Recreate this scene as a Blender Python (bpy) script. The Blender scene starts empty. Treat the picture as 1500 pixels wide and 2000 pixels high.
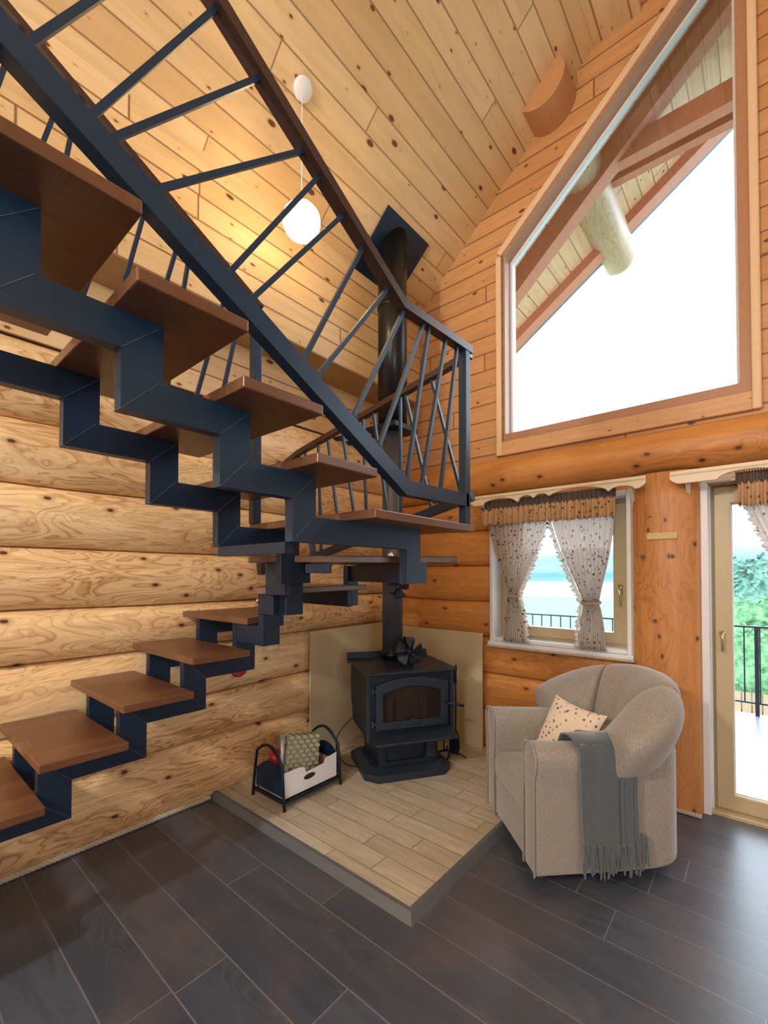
import bpy, bmesh, math, random
from mathutils import Vector, Matrix, noise
random.seed(7)
sc = bpy.context.scene
COL = sc.collection
PI = math.pi
# ------------------------------------------------------------------ camera
cd = bpy.data.cameras.new('camera')
cam = bpy.data.objects.new('camera', cd); COL.objects.link(cam)
cam.location = (2.65, -3.27, 1.4)
cam.rotation_euler = (math.radians(91.0056), 0, math.radians(40.357))
cd.sensor_fit = 'VERTICAL'; cd.sensor_height = 36; cd.sensor_width = 27
cd.lens = 868.6 / 2000 * 36
cd.shift_y = 107 / 2000
cd.clip_start = 0.02; cd.clip_end = 3000
sc.camera = cam
# ------------------------------------------------------------------ world
wd = bpy.data.worlds.new('world'); sc.world = wd; wd.use_nodes = True
wn = wd.node_tree
bg = wn.nodes['Background']
bg.inputs[0].default_value = (0.78, 0.87, 1.0, 1); bg.inputs[1].default_value = 5.5
# ------------------------------------------------------------------ lights
def area(name, loc, rot, sx, sy, power, col, portal=False):
    l = bpy.data.lights.new(name, 'AREA'); l.shape = 'RECTANGLE'; l.size = sx; l.size_y = sy
    l.energy = power; l.color = col
    if portal: l.cycles.is_portal = True
    o = bpy.data.objects.new(name, l); COL.objects.link(o); o.location = loc; o.rotation_euler = rot
    return o
area('portal_gable', (2.75, .32, 3.7), (math.radians(-90), 0, 0), 3.3, 2.7, 1, (1, 1, 1), True)
area('portal_window', (1.54, .32, 1.45), (math.radians(-90), 0, 0), .72, .95, 1, (1, 1, 1), True)
area('portal_door', (2.95, .32, .95), (math.radians(-90), 0, 0), .9, 1.8, 1, (1, 1, 1), True)
area('portal_rear', (3.6, -8.1, 2.0), (math.radians(90), 0, 0), 1.8, 1.6, 1, (1, 1, 1), True)
area('portal_side', (5.62, -4.3, 1.6), (math.radians(90), 0, math.radians(90)), 1.8, 1.2, 1, (1, 1, 1), True)
def lamp(name, loc, power, col, r):
    l = bpy.data.lights.new(name, 'POINT'); l.energy = power; l.color = col; l.shadow_soft_size = r
    o = bpy.data.objects.new(name, l); COL.objects.link(o); o.location = loc
    return o
LAMP_W = (1.0, 0.91, 0.80)
lamp('lamp_rear', (1.35, -5.6, 2.95), 230, LAMP_W, .11)
lamp('fill_lamp', (3.3, -6.3, 3.5), 120, (1.0, .93, .86), .11)  # added fill behind the camera, set to graze the stringers and lift the gable
# ------------------------------------------------------------------ exposure
sc.view_settings.view_transform = 'Standard'; sc.view_settings.look = 'None'
sc.view_settings.gamma = 1; sc.view_settings.use_curve_mapping = False
sc.view_settings.exposure = 0.4

# ================================================================== helpers
def hexc(r, g, b): return (r, g, b, 1)
class NT:
    def __init__(s, name):
        s.m = bpy.data.materials.new(name); s.m.use_nodes = True
        s.t = s.m.node_tree; s.b = s.t.nodes['Principled BSDF']
    def n(s, typ, **k):
        x = s.t.nodes.new(typ)
        for a, v in k.items(): setattr(x, a, v)
        return x
    def l(s, a, b): s.t.links.new(a, b)
    def math(s, op, a, b=None, c=None):
        x = s.n('ShaderNodeMath', operation=op)
        for i, v in enumerate((a, b, c)):
            if v is None: continue
            if isinstance(v, (int, float)): x.inputs[i].default_value = v
            else: s.l(v, x.inputs[i])
        return x.outputs[0]
    def mix(s, f, a, b, mode='MIX'):
        x = s.n('ShaderNodeMix', data_type='RGBA', blend_type=mode)
        for i, v in ((0, f), (6, a), (7, b)):
            if isinstance(v, (int, float)): x.inputs[i].default_value = v
            elif isinstance(v, tuple): x.inputs[i].default_value = (*v[:3], 1)
            else: s.l(v, x.inputs[i])
        return x.outputs[2]
    def ramp(s, f, stops):
        x = s.n('ShaderNodeValToRGB'); s.l(f, x.inputs[0]); e = x.color_ramp.elements
        while len(e) < len(stops): e.new(.5)
        for q, (p, c) in zip(e, stops):
            q.position = p; q.color = (*c[:3], 1) if isinstance(c, tuple) else (c, c, c, 1)
        return x.outputs[0]
    def comb(s, x, y, z):
        c = s.n('ShaderNodeCombineXYZ')
        for i, v in enumerate((x, y, z)):
            if isinstance(v, (int, float)): c.inputs[i].default_value = v
            else: s.l(v, c.inputs[i])
        return c.outputs[0]
    def bump(s, h, st=.3, d=.01):
        x = s.n('ShaderNodeBump'); x.inputs['Strength'].default_value = st; x.inputs['Distance'].default_value = d
        s.l(h, x.inputs['Height']); s.l(x.outputs[0], s.b.inputs['Normal'])
    def pos(s):
        return s.n('ShaderNodeTexCoord').outputs['Object']
    def dot(s, p, v):
        x = s.n('ShaderNodeVectorMath', operation='DOT_PRODUCT'); s.l(p, x.inputs[0]); x.inputs[1].default_value = v
        return x.outputs['Value']
    def noise(s, v, scale=1, detail=3, dist=0, rough=.5):
        x = s.n('ShaderNodeTexNoise'); s.l(v, x.inputs['Vector'])
        x.inputs['Scale'].default_value = scale; x.inputs['Detail'].default_value = detail
        x.inputs['Distortion'].default_value = dist; x.inputs['Roughness'].default_value = rough
        return x.outputs[0]
    def voro(s, v, scale=1, rnd=1, dim='3D'):
        x = s.n('ShaderNodeTexVoronoi', voronoi_dimensions=dim); s.l(v, x.inputs['Vector']); x.inputs['Scale'].default_value = scale
        x.inputs['Randomness'].default_value = rnd
        return x
    def white(s, v):
        x = s.n('ShaderNodeTexWhiteNoise', noise_dimensions='3D'); s.l(v, x.inputs['Vector']); return x.outputs[0]
    def col(s, c): s.l(c, s.b.inputs['Base Color'])
    def set(s, **k):
        for a, v in k.items(): s.b.inputs[a.replace('_', ' ')].default_value = v
        return s
def plain(name, c, rough=.5, metal=0, bump=0, scale=80, var=0.0):
    t = NT(name); t.set(Roughness=rough, Metallic=metal)
    t.b.inputs['Base Color'].default_value = (*c, 1)
    if bump or var:
        nz = t.noise(t.pos(), scale, 3)
        if var: t.col(t.mix(t.math('MULTIPLY', nz, 1.0), tuple(x * (1 - var) for x in c), tuple(min(1, x * (1 + var)) for x in c)))
        if bump: t.bump(nz, bump, .003)
    return t.m
def planks(name, A, B, w, L, cols, gap, gapw=.02, knots=True, rough=.45, grain=.5, gu=2.0, gv=30, kd=.085, off=0, bump=.35, ph=0, kcol=(.13, .05, .02), halo=(.5, .25, .09)):
    """boards running along A, stacked along B"""
    t = NT(name); t.set(Roughness=rough)
    p = t.pos(); u = t.dot(p, A); v = t.math('ADD', t.dot(p, B), ph)
    r = t.math('DIVIDE', v, w); row = t.math('FLOOR', r); fr = t.math('FRACT', r)
    rw = t.white(t.comb(row, 3.3, off + .5))
    q = t.math('DIVIDE', t.math('ADD', u, t.math('MULTIPLY', rw, L)), L); cid = t.math('FLOOR', q); fq = t.math('FRACT', q)
    idn = t.white(t.comb(row, cid, off + 7.7))
    base = t.ramp(idn, [(i / (len(cols) - 1), c) for i, c in enumerate(cols)])
    g = t.noise(t.comb(t.math('MULTIPLY', u, gu), t.math('MULTIPLY', v, gv), t.math('MULTIPLY', idn, 30)), 1, 5, .6, .6)
    dk = tuple(c * .62 for c in cols[0])
    gm = t.ramp(g, [(.36, 1.0), (.62, 0.0)])
    c = t.mix(t.math('MULTIPLY', gm, grain), base, dk)
    if knots:
        vo = t.voro(t.comb(t.math('ADD', t.math('DIVIDE', u, .26), t.math('MULTIPLY', row, 3.37)), t.math('DIVIDE', v, .13), 0.0), 1, 1, '2D')
        d = vo.outputs['Distance']
        sep = t.n('ShaderNodeSeparateColor'); t.l(vo.outputs['Color'], sep.inputs[0])
        sz = t.math('MULTIPLY', t.math('POWER', sep.outputs[0], 2.6), kd)
        h = t.math('SUBTRACT', d, sz)
        c = t.mix(t.ramp(h, [(.0, .75), (.07, 0.0)]), c, halo)
        c = t.mix(t.ramp(h, [(.0, 1.0), (.012, 0.0)]), c, kcol)
    e = t.math('MULTIPLY', t.math('MINIMUM', fr, t.math('SUBTRACT', 1, fr)), w)
    e2 = t.math('MULTIPLY', t.math('MINIMUM', fq, t.math('SUBTRACT', 1, fq)), L)
    em = t.math('MINIMUM', e, e2)
    gmk = t.ramp(em, [(gapw * w * .35, 1.0), (gapw * w, 0.0)])
    c = t.mix(gmk, c, gap)
    t.col(c)
    hh = t.math('SUBTRACT', t.math('MULTIPLY', g, .12), gmk)
    t.bump(hh, bump, .004)
    return t
def logmat(name, axis, light, mid, dark, st=.75):
    """peeled log: brown draw-knife patches with pale outlines, small knots"""
    t = NT(name); t.set(Roughness=.42)
    p = t.pos()
    def mapped(a, b):
        m = t.n('ShaderNodeMapping'); t.l(p, m.inputs[0]); q = [b, b, b]; q[axis] = a; m.inputs['Scale'].default_value = q; return m.outputs[0]
    n1 = t.noise(mapped(1.7, 7.), 1.0, 2.4, 1.6, .5)
    big = t.noise(mapped(.7, 3.2), 1, 2, 0)
    ct = t.math('FRACT', t.math('MULTIPLY', n1, 8.5))
    band = t.ramp(ct, [(0, .15), (.08, .9), (.34, .6), (.46, .0), (.94, .0), (1, .15)])
    edge = t.ramp(ct, [(.46, .0), (.52, 1.0), (.62, .0)])
    area_ = t.ramp(big, [(.34, .12), (.62, 1.0)])
    c = t.mix(t.ramp(big, [(.3, 0.0), (.8, .65)]), light, mid)
    c = t.mix(t.math('MULTIPLY', t.math('MULTIPLY', band, area_), st), c, mid)
    c = t.mix(t.math('MULTIPLY', t.math('MULTIPLY', t.ramp(ct, [(.0, 0.0), (.10, .8), (.2, 0.0)]), area_), st * .8), c, dark)
    c = t.mix(t.math('MULTIPLY', edge, .35), c, tuple(min(1, x * 1.15) for x in light))
    fn = t.noise(mapped(2., 26.), 1, 4, .5, .6)
    c = t.mix(t.math('MULTIPLY', t.ramp(fn, [(.38, 1.0), (.6, 0.0)]), .22), c, dark)
    al = t.dot(p, [(1, 0, 0), (0, 1, 0), (1, 0, 0)][axis])
    vo = t.voro(t.comb(t.math('MULTIPLY', al, 2.3 if axis != 2 else 6.), t.math('MULTIPLY', t.dot(p, (0, 0, 1)), 4.3 if axis != 2 else 3.), 0.0), 1, 1, '2D')
    d = vo.outputs['Distance']
    c = t.mix(t.ramp(d, [(.03, .6), (.10, 0.0)]), c, dark)
    c = t.mix(t.ramp(d, [(.028, 1.0), (.042, 0.0)]), c, (.08, .035, .015))
    t.col(c); t.bump(t.math('ADD', n1, t.math('MULTIPLY', fn, .3)), .35, .01)
    return t.m

class MB:
    def __init__(s): s.v = []; s.f = []
    def add(s, vs, fs, M=None):
        o = len(s.v)
        for p in vs:
            p = Vector(p)
            s.v.append(M @ p if M is not None else p)
        s.f += [tuple(i + o for i in f) for f in fs]
        return s
    def box(s, x0, x1, y0, y1, z0, z1, M=None):
        vs = [(x, y, z) for x in (x0, x1) for y in (y0, y1) for z in (z0, z1)]
        return s.add(vs, [(0, 1, 3, 2), (4, 6, 7, 5), (0, 4, 5, 1), (2, 3, 7, 6), (0, 2, 6, 4), (1, 5, 7, 3)], M)
    def prism(s, poly, ax, a, b, M=None):
        """poly in the two other axes, extruded along ax from a to b"""
        def P(p, t):
            q = list(p); q.insert(ax, t); return q
        n = len(poly)
        vs = [P(p, a) for p in poly] + [P(p, b) for p in poly]
        fs = [tuple(range(n))[::-1], tuple(range(n, 2 * n))] + [(i, (i + 1) % n, n + (i + 1) % n, n + i) for i in range(n)]
        return s.add(vs, fs, M)
    def bar(s, a, b, w, h, up=(0, 0, 1), M=None):
        a, b = Vector(a), Vector(b); d = (b - a).normalized(); u = Vector(up)
        if abs(d.dot(u)) > .99: u = Vector((0, 1, 0))
        sd = d.cross(u).normalized(); uu = sd.cross(d).normalized()
        vs = [p + sd * (i * w / 2) + uu * (j * h / 2) for p in (a, b) for i, j in ((-1, -1), (1, -1), (1, 1), (-1, 1))]
        return s.add(vs, [(0, 3, 2, 1), (4, 5, 6, 7), (0, 1, 5, 4), (1, 2, 6, 5), (2, 3, 7, 6), (3, 0, 4, 7)], M)
    def tube(s, pts, r, n=10, M=None, closed=False):
        pts = [Vector(p) for p in pts]; N = len(pts); rr = r if isinstance(r, (list, tuple)) else [r] * N
        rings = []; prev = None
        for i, p in enumerate(pts):
            if closed: d = pts[(i + 1) % N] - pts[i - 1]
            else: d = pts[min(i + 1, N - 1)] - pts[max(i - 1, 0)]
            d.normalize()
            if prev is None:
                u = Vector((0, 0, 1)) if abs(d.z) < .9 else Vector((1, 0, 0))
                a = d.cross(u).normalized()
            else: a = (prev - d * prev.dot(d)).normalized()
            prev = a; b = d.cross(a)
            rings.append([p + (a * math.cos(2 * PI * k / n) + b * math.sin(2 * PI * k / n)) * rr[i] for k in range(n)])
        vs = [q for R_ in rings for q in R_]; fs = []
        for i in range(N if closed else N - 1):
            j = (i + 1) % N
            for k in range(n): fs.append((i * n + k, i * n + (k + 1) % n, j * n + (k + 1) % n, j * n + k))
        if not closed: fs += [tuple(range(n))[::-1], tuple((N - 1) * n + k for k in range(n))]
        return s.add(vs, fs, M)
    def lathe(s, prof, n=32, M=None, c=(0, 0)):
        vs = []; fs = []
        for r, z in prof:
            for k in range(n): vs.append((c[0] + r * math.cos(2 * PI * k / n), c[1] + r * math.sin(2 * PI * k / n), z))
        for i in range(len(prof) - 1):
            for k in range(n): fs.append((i * n + k, i * n + (k + 1) % n, (i + 1) * n + (k + 1) % n, (i + 1) * n + k))
        fs += [tuple(range(n))[::-1], tuple((len(prof) - 1) * n + k for k in range(n))]
        return s.add(vs, fs, M)
    def grid(s, fn, nu, nv, M=None, cu=False):
        vs = [fn(i / (nu if cu else nu - 1), j / (nv - 1)) for i in range(nu) for j in range(nv)]
        fs = []
        for i in range(nu if cu else nu - 1):
            i2 = (i + 1) % nu
            for j in range(nv - 1): fs.append((i * nv + j, i2 * nv + j, i2 * nv + j + 1, i * nv + j + 1))
        return s.add(vs, fs, M)
    def build(s, name, mat, parent=None, bevel=0, smooth=False, sub=0, solid=0, seg=2):
        me = bpy.data.meshes.new(name)
        vs = s.v
        if parent is not None:
            inv = worldm(parent).inverted(); vs = [inv @ p for p in vs]
        me.from_pydata([tuple(p) for p in vs], [], s.f)
        bm = bmesh.new(); bm.from_mesh(me); bmesh.ops.recalc_face_normals(bm, faces=bm.faces); bm.to_mesh(me); bm.free()
        me.materials.append(mat)
        o = bpy.data.objects.new(name, me); COL.objects.link(o)
        if parent is not None: o.parent = parent
        if smooth or sub:
            for p in me.polygons: p.use_smooth = True
        if solid:
            m = o.modifiers.new('s', 'SOLIDIFY'); m.thickness = solid; m.offset = 0
        if bevel:
            m = o.modifiers.new('b', 'BEVEL'); m.width = bevel; m.segments = seg; m.limit_method = 'ANGLE'; m.angle_limit = math.radians(35)
            if smooth: m.harden_normals = False
        if sub:
            m = o.modifiers.new('u', 'SUBSURF'); m.levels = sub; m.render_levels = sub
        return o
def worldm(o):
    m = Matrix.Translation(o.location) @ o.rotation_euler.to_matrix().to_4x4()
    return worldm(o.parent) @ m if o.parent else m
def tag(o, label=None, cat=None, group=None, kind=None):
    if label: o['label'] = label
    if cat: o['category'] = cat
    if group: o['group'] = group
    if kind: o['kind'] = kind
    return o
def empty(name, loc, rz=0, label=None, cat=None, group=None):
    o = bpy.data.objects.new(name, None); COL.objects.link(o); o.location = loc; o.rotation_euler = (0, 0, rz)
    o.empty_display_size = .05
    return tag(o, label, cat, group)
def struct(mb, name, mat, label=None, cat=None, **k):
    return tag(mb.build(name, mat, **k), label, cat, kind='structure')

# ================================================================== materials
SQ = math.sqrt(1 + .887 ** 2); SA = (1 / SQ, 0, .887 / SQ)
PINE = [(.64, .44, .22), (.73, .53, .29), (.79, .60, .35), (.69, .49, .25)]
m_ceil = planks('pine_ceiling', (0, 1, 0), SA, .14, 3.1, PINE, (.20, .095, .035), .036, gv=14, grain=.3, kd=.11).m
m_ceilr = planks('pine_ceiling_right', (0, 1, 0), (1 / SQ, 0, -.887 / SQ), .14, 3.1, PINE, (.17, .075, .028), .055).m
m_gable = planks('pine_gable', (1, 0, 0), (0, 0, 1), .139, 2.6, [(.54, .28, .11), (.62, .35, .15), (.58, .31, .13)], (.16, .065, .025), .05, off=3, kd=.09, grain=.35).m
m_kneew = planks('pine_knee_wall', (0, 1, 0), (0, 0, 1), .14, 2.9, PINE, (.18, .08, .03), .05, off=5, kd=.10, grain=.35).m
m_soff = planks('pine_soffit', (0, 1, 0), SA, .14, 3.1, [(.72, .45, .24), (.80, .53, .30)], (.22, .11, .05), .05, off=9, kd=.06).m
def laminate():
    t = planks('dark_laminate', (1, 0, 0), (0, 1, 0), .195, 1.29, [(.058, .078, .115), (.082, .100, .135), (.048, .064, .098), (.070, .082, .108)], (.20, .20, .21), .013, knots=False, rough=.33, grain=.6, gu=2.2, gv=16, ph=2.769, bump=.05)  # pale seams paint light caught on bevels; blue glow put into board colours
    t.set(Specular_IOR_Level=.8)
    src = t.b.inputs['Base Color'].links[0].from_socket
    p = t.pos(); row = t.math('FLOOR', t.math('DIVIDE', t.math('ADD', t.dot(p, (0, 1, 0)), 2.769), .195))
    v = t.comb(t.math('ADD', t.math('MULTIPLY', t.dot(p, (1, 0, 0)), 1.3), t.math('MULTIPLY', row, 5.3)), t.math('MULTIPLY', t.dot(p, (0, 1, 0)), 7.), row)
    n1 = t.noise(v, 1, 1.5, .8)
    ct = t.math('FRACT', t.math('MULTIPLY', n1, 16)); ln = t.ramp(ct, [(0, 1.0), (.3, 0.0), (.85, 0.0), (1, 1.0)])
    msk = t.ramp(t.noise(v, .8, 1, 0), [(.45, 0.0), (.6, 1.0)])
    c = t.mix(t.math('MULTIPLY', t.math('MULTIPLY', ln, msk), .35), src, (.14, .125, .12))
    pb = t.ramp(t.noise(p, 2.2, 3, .4), [(.48, 0.0), (.7, 1.0)])
    c = t.mix(t.math('MULTIPLY', pb, .45), c, (.13, .105, .105))
    t.col(c); return t.m
m_floor = laminate()
m_hearth = planks('hearth_boards', (1, 0, 0), (0, 1, 0), .118, .62, [(.50, .44, .33), (.58, .52, .41), (.64, .58, .47), (.48, .42, .31)], (.22, .16, .10), .035, knots=False, rough=.4, grain=.5, gu=5, gv=40, off=2, bump=.12).m
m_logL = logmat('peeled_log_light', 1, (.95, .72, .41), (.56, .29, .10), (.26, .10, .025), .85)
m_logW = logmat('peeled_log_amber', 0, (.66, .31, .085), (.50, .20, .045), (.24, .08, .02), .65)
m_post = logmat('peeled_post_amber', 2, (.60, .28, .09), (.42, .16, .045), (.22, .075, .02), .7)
m_trimw = planks('pine_trim', (1, 0, 0), (0, 0, 1), .3, 3., [(.62, .36, .17), (.66, .40, .2)], (.3, .15, .07), .001, off=4, kd=.07).m
m_trimp = plain('pale_pine_trim', (.72, .54, .35), .45, 0, .1, 60, .08)
m_jamb = plain('stained_jamb', (.40, .21, .12), .4, 0, .1, 40, .12)
m_redwood = plain('stained_rafter', (.52, .20, .11), .5, 0, .1, 30, .15)
m_white = plain('painted_white', (.76, .81, .86), .45)
m_cream = plain('cream_board', (.74, .66, .50), .45, 0, .08, 60, .05)
m_beige = plain('beige_lacquered_wood', (.52, .43, .26), .35, 0, .05, 30, .06)
m_rope = plain('natural_rope', (.55, .48, .38), .9, 0, .5, 200, .2)
m_steel = plain('blue_black_steel', (.003, .017, .044), .44, .1, .08, 120, .15)  # blue of the daylight put into the steel's base colour
m_steel2 = plain('slate_steel', (.006, .031, .068), .42, .1, .05, 120, .1)  # lighter steel, daylight blue again mixed into its base colour
m_tread = planks('walnut_tread', (0, 1, 0), (1, 0, 0), .09, .9, [(.15, .066, .031), (.18, .082, .040), (.13, .057, .027)], (.12, .05, .025), .012, knots=False, rough=.33, grain=.5, gu=4, gv=40, off=6, bump=.05).m
m_rail = plain('dark_brown_handrail', (.055, .03, .025), .35, .1)
m_iron = plain('matt_black_iron', (.012, .020, .036), .48, .4, .15, 150, .2)
m_castdark = plain('stove_plate', (.026, .040, .064), .42, .4, .12, 200, .15)
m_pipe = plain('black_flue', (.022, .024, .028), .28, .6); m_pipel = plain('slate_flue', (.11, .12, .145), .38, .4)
m_panel = plain('beige_fire_board', (.55, .47, .30), .6, 0, .05, 40, .05)
m_blackp = plain('black_plastic', (.02, .02, .022), .5)
m_chrome = plain('chrome', (.7, .7, .72), .15, 1)
m_brass = plain('brass', (.72, .58, .33), .25, 1)
m_galv = plain('grey_tube', (.42, .45, .47), .35, .6)
m_card = plain('white_cardboard', (.80, .85, .92), .6, 0, .05, 30)
m_cardb = plain('brown_cardboard', (.45, .32, .2), .8)
m_pulp = plain('moulded_pulp', (.42, .42, .31), .9, 0, .3, 150, .1)
m_red = plain('red_enamel', (.45, .02, .02), .35)
m_fibre = plain('pale_fibre', (.62, .50, .24), .9, 0, .6, 120, .3)
m_knot = plain('knot_brown', (.12, .05, .025), .5)
m_stone = plain('grey_trim', (.16, .18, .20), .35, .3)
def glass(name, c=(1, 1, 1), refl=.06):
    t = NT(name); nt = t.t
    tr = t.n('ShaderNodeBsdfTransparent'); tr.inputs[0].default_value = (*c, 1)
    gl = t.n('ShaderNodeBsdfGlossy'); gl.inputs['Roughness'].default_value = .02
    fr = t.n('ShaderNodeFresnel'); fr.inputs[0].default_value = 1.45
    mx = t.n('ShaderNodeMixShader')
    t.l(t.math('MULTIPLY', fr.outputs[0], refl / .06), mx.inputs[0]); t.l(tr.outputs[0], mx.inputs[1]); t.l(gl.outputs[0], mx.inputs[2])
    t.l(mx.outputs[0], nt.nodes['Material Output'].inputs[0]); return t.m
m_glass = glass('window_glass', (.97, 1, 1), .03)
m_firegl = plain('stove_glass', (.02, .014, .012), .06); 
def fabric(name, c1, c2, sc_=220, rough=.95, sheen=.4, b=.35):
    t = NT(name); t.set(Roughness=rough); t.b.inputs['Sheen Weight'].default_value = sheen
    p = t.pos(); nz = t.noise(p, sc_, 3, 0, .7)
    t.col(t.mix(t.ramp(nz, [(.38, 0.0), (.62, 1.0)]), c1, c2)); t.bump(nz, b, .003); return t.m
m_sofa = fabric('taupe_chenille', (.20, .19, .17), (.39, .37, .335), 240)
m_throw = fabric('slate_wool', (.055, .075, .09), (.095, .125, .15), 260, .95, .5)
def floral(name, base, fl, scale=26, thr=.24, trans=0.0, leaf=(.10, .08, .05), vec=None):
    t = NT(name); t.set(Roughness=.85)
    p = t.pos()
    vo = t.voro(p, scale, .8); d = t.math('ADD', vo.outputs['Distance'], t.math('MULTIPLY', t.math('SUBTRACT', t.noise(p, scale * 6, 2), .5), .35))
    sep = t.n('ShaderNodeSeparateColor'); t.l(vo.outputs['Color'], sep.inputs[0])
    fc = t.mix(t.ramp(sep.outputs[0], [(.45, 0.0), (.55, 1.0)]), fl, leaf)
    c = t.mix(t.ramp(d, [(thr, 1.0), (thr + .04, 0.0)]), base, fc)
    t.col(c)
    if trans:
        out = t.t.nodes['Material Output']; tl = t.n('ShaderNodeBsdfTranslucent'); t.l(c, tl.inputs[0])
        tp = t.n('ShaderNodeBsdfTransparent'); m1 = t.n('ShaderNodeMixShader'); m1.inputs[0].default_value = .25
        t.l(tl.outputs[0], m1.inputs[1]); t.l(tp.outputs[0], m1.inputs[2])
        m2 = t.n('ShaderNodeMixShader'); m2.inputs[0].default_value = trans
        t.l(t.b.outputs[0], m2.inputs[1]); t.l(m1.outputs[0], m2.inputs[2]); t.l(m2.outputs[0], out.inputs[0])
    return t.m
m_pillow = floral('rosebud_cotton', (.80, .72, .60), (.42, .12, .09), 38, .24)
m_curt = floral('rosebud_voile', (.72, .63, .55), (.25, .09, .07), 28, .22, .62)
m_ruff = floral('rosebud_ruffle', (.62, .40, .22), (.22, .10, .06), 26, .22, .2)
m_ruffd = plain('dark_heading_tape', (.11, .085, .07), .9)

# ================================================================== structure
mb = MB().box(-.4, 5.9, -8.4, .3, -.12, 0)
struct(mb, 'floor', m_floor, 'dark grey-brown laminate plank floor')

def logwall(seams, axis, a0, a1, bulge, seam, back, mb, step=.06, seed=0, cut=None):
    """stack of logs; axis 1: wall at x=0 running along y; axis 0: wall at y=0 running along x (faces -y)"""
    for k in range(len(seams) - 1):
        z0, z1 = seams[k], seams[k + 1]; c = (z0 + z1) / 2; h = (z1 - z0) / 2
        n = max(3, int((a1 - a0) / step)); m = 13
        vs = []; fs = []
        for i in range(n + 1):
            a = a0 + (a1 - a0) * i / n
            w1 = noise.noise(Vector((a * .8, seed + k * 7.3, 1.1))) * .022
            w0 = noise.noise(Vector((a * .8, seed + (k - 1) * 7.3, 1.1))) * .022
            zz1 = z1 + (w1 if k < len(seams) - 2 else 0); zz0 = z0 + (w0 if k > 0 else 0)
            cc = (zz0 + zz1) / 2; hh = (zz1 - zz0) / 2
            bl = bulge * (1 + .12 * noise.noise(Vector((a * .6, seed + k * 3.1, 5))))
            for j in range(m):
                th = -PI / 2 + PI * j / (m - 1)
                co = math.cos(th)
                d = seam + bl * (abs(co) ** .75); z = cc + hh * math.sin(th) * 1.0
                d += .004 * noise.noise(Vector((a * 5, z * 9, seed)))
                vs.append((d, a, z) if axis == 1 else (a, -d, z))
            for zb in (cc + hh, cc - hh):
                vs.append((-back, a, zb) if axis == 1 else (a, back, zb))
        M_ = m + 2
        for i in range(n):
            for j in range(M_): fs.append((i * M_ + j, i * M_ + (j + 1) % M_, (i + 1) * M_ + (j + 1) % M_, (i + 1) * M_ + j))
        fs += [tuple(range(M_)), tuple(n * M_ + j for j in range(M_))[::-1]]
        mb.add(vs, fs)
    return mb
SL = [0, .37, .65, .976, 1.226, 1.535, 1.833, 2.137, 2.52]
mb = logwall(SL, 1, -8.2, .12, .098, -.05, .25, MB(), seed=2)
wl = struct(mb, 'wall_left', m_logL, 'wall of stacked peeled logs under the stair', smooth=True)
mb = MB().box(-.25, .0, -8.2, .12, 2.52, 3.55)
struct(mb, 'wall_left_upper', m_kneew, 'pine board strip above the log wall')
mb = MB().box(.0, .30, -8.2, .0, 2.93, 3.80)
mb2 = MB().prism([(0, 2.935), (.30, 2.935), (.30, 3.766), (0, 3.50)], 1, -8.2, 0)
struct(mb2, 'trim_1', m_kneew, 'boxed pine purlin running along the foot of the ceiling')
# window wall logs (left of the window, below the window, between window and door)
SW = [0, .33, .61, .90, 1.193, 1.466, 1.765, 2.03]
mb = MB()
logwall(SW[:4], 0, -.1, 2.06, .06, -.01, .2, mb, seed=11)
logwall(SW[3:], 0, -.1, 1.03, .06, -.01, .2, mb, seed=11)
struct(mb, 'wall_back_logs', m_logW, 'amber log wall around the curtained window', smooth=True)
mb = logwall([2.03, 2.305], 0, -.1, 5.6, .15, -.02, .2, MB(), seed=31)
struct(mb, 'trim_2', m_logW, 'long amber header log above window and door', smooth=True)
# header strip under the log, over window and door
mb = MB().box(1.0, 5.6, -.01, .2, 1.93, 2.04)
struct(mb, 'trim_3', m_logW, 'narrow amber strip under the header log')
# gable boards with trapezoid opening
def gz(x): return 3.5 + .887 * min(x, 5.5 - x)
GT = lambda x: 3.95 + .88 * (x - 1.125)     # top of the opening, left window
mb = MB()
def gpoly(pts): mb.prism(pts, 1, 0, .22)
gpoly([(-.25, 2.3), (1.12, 2.3), (1.12, gz(1.12) + .08), (-.25, gz(-.25) + .08)])
gpoly([(1.12, 2.3), (2.62, 2.3), (2.62, 2.44), (1.12, 2.44)])
gpoly([(1.12, GT(1.12)), (2.62, GT(2.62)), (2.62, gz(2.62) + .08), (1.12, gz(1.12) + .08)])
gpoly([(2.62, 2.3), (2.88, 2.3), (2.88, gz(2.62) + .08), (2.75, gz(2.75) + .08), (2.62, gz(2.62) + .08)])
gpoly([(2.88, 2.3), (4.38, 2.3), (4.38, 2.44), (2.88, 2.44)])
gpoly([(2.88, GT(2.62)), (4.38, GT(1.12)), (4.38, gz(1.12) + .08), (2.88, gz(2.62) + .08)])
gpoly([(4.38, 2.3), (5.75, 2.3), (5.75, gz(-.25) + .08), (4.38, gz(1.12) + .08)])
struct(mb, 'wall_back', m_gable, 'pine boarded gable wall around the trapezoid window')
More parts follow.
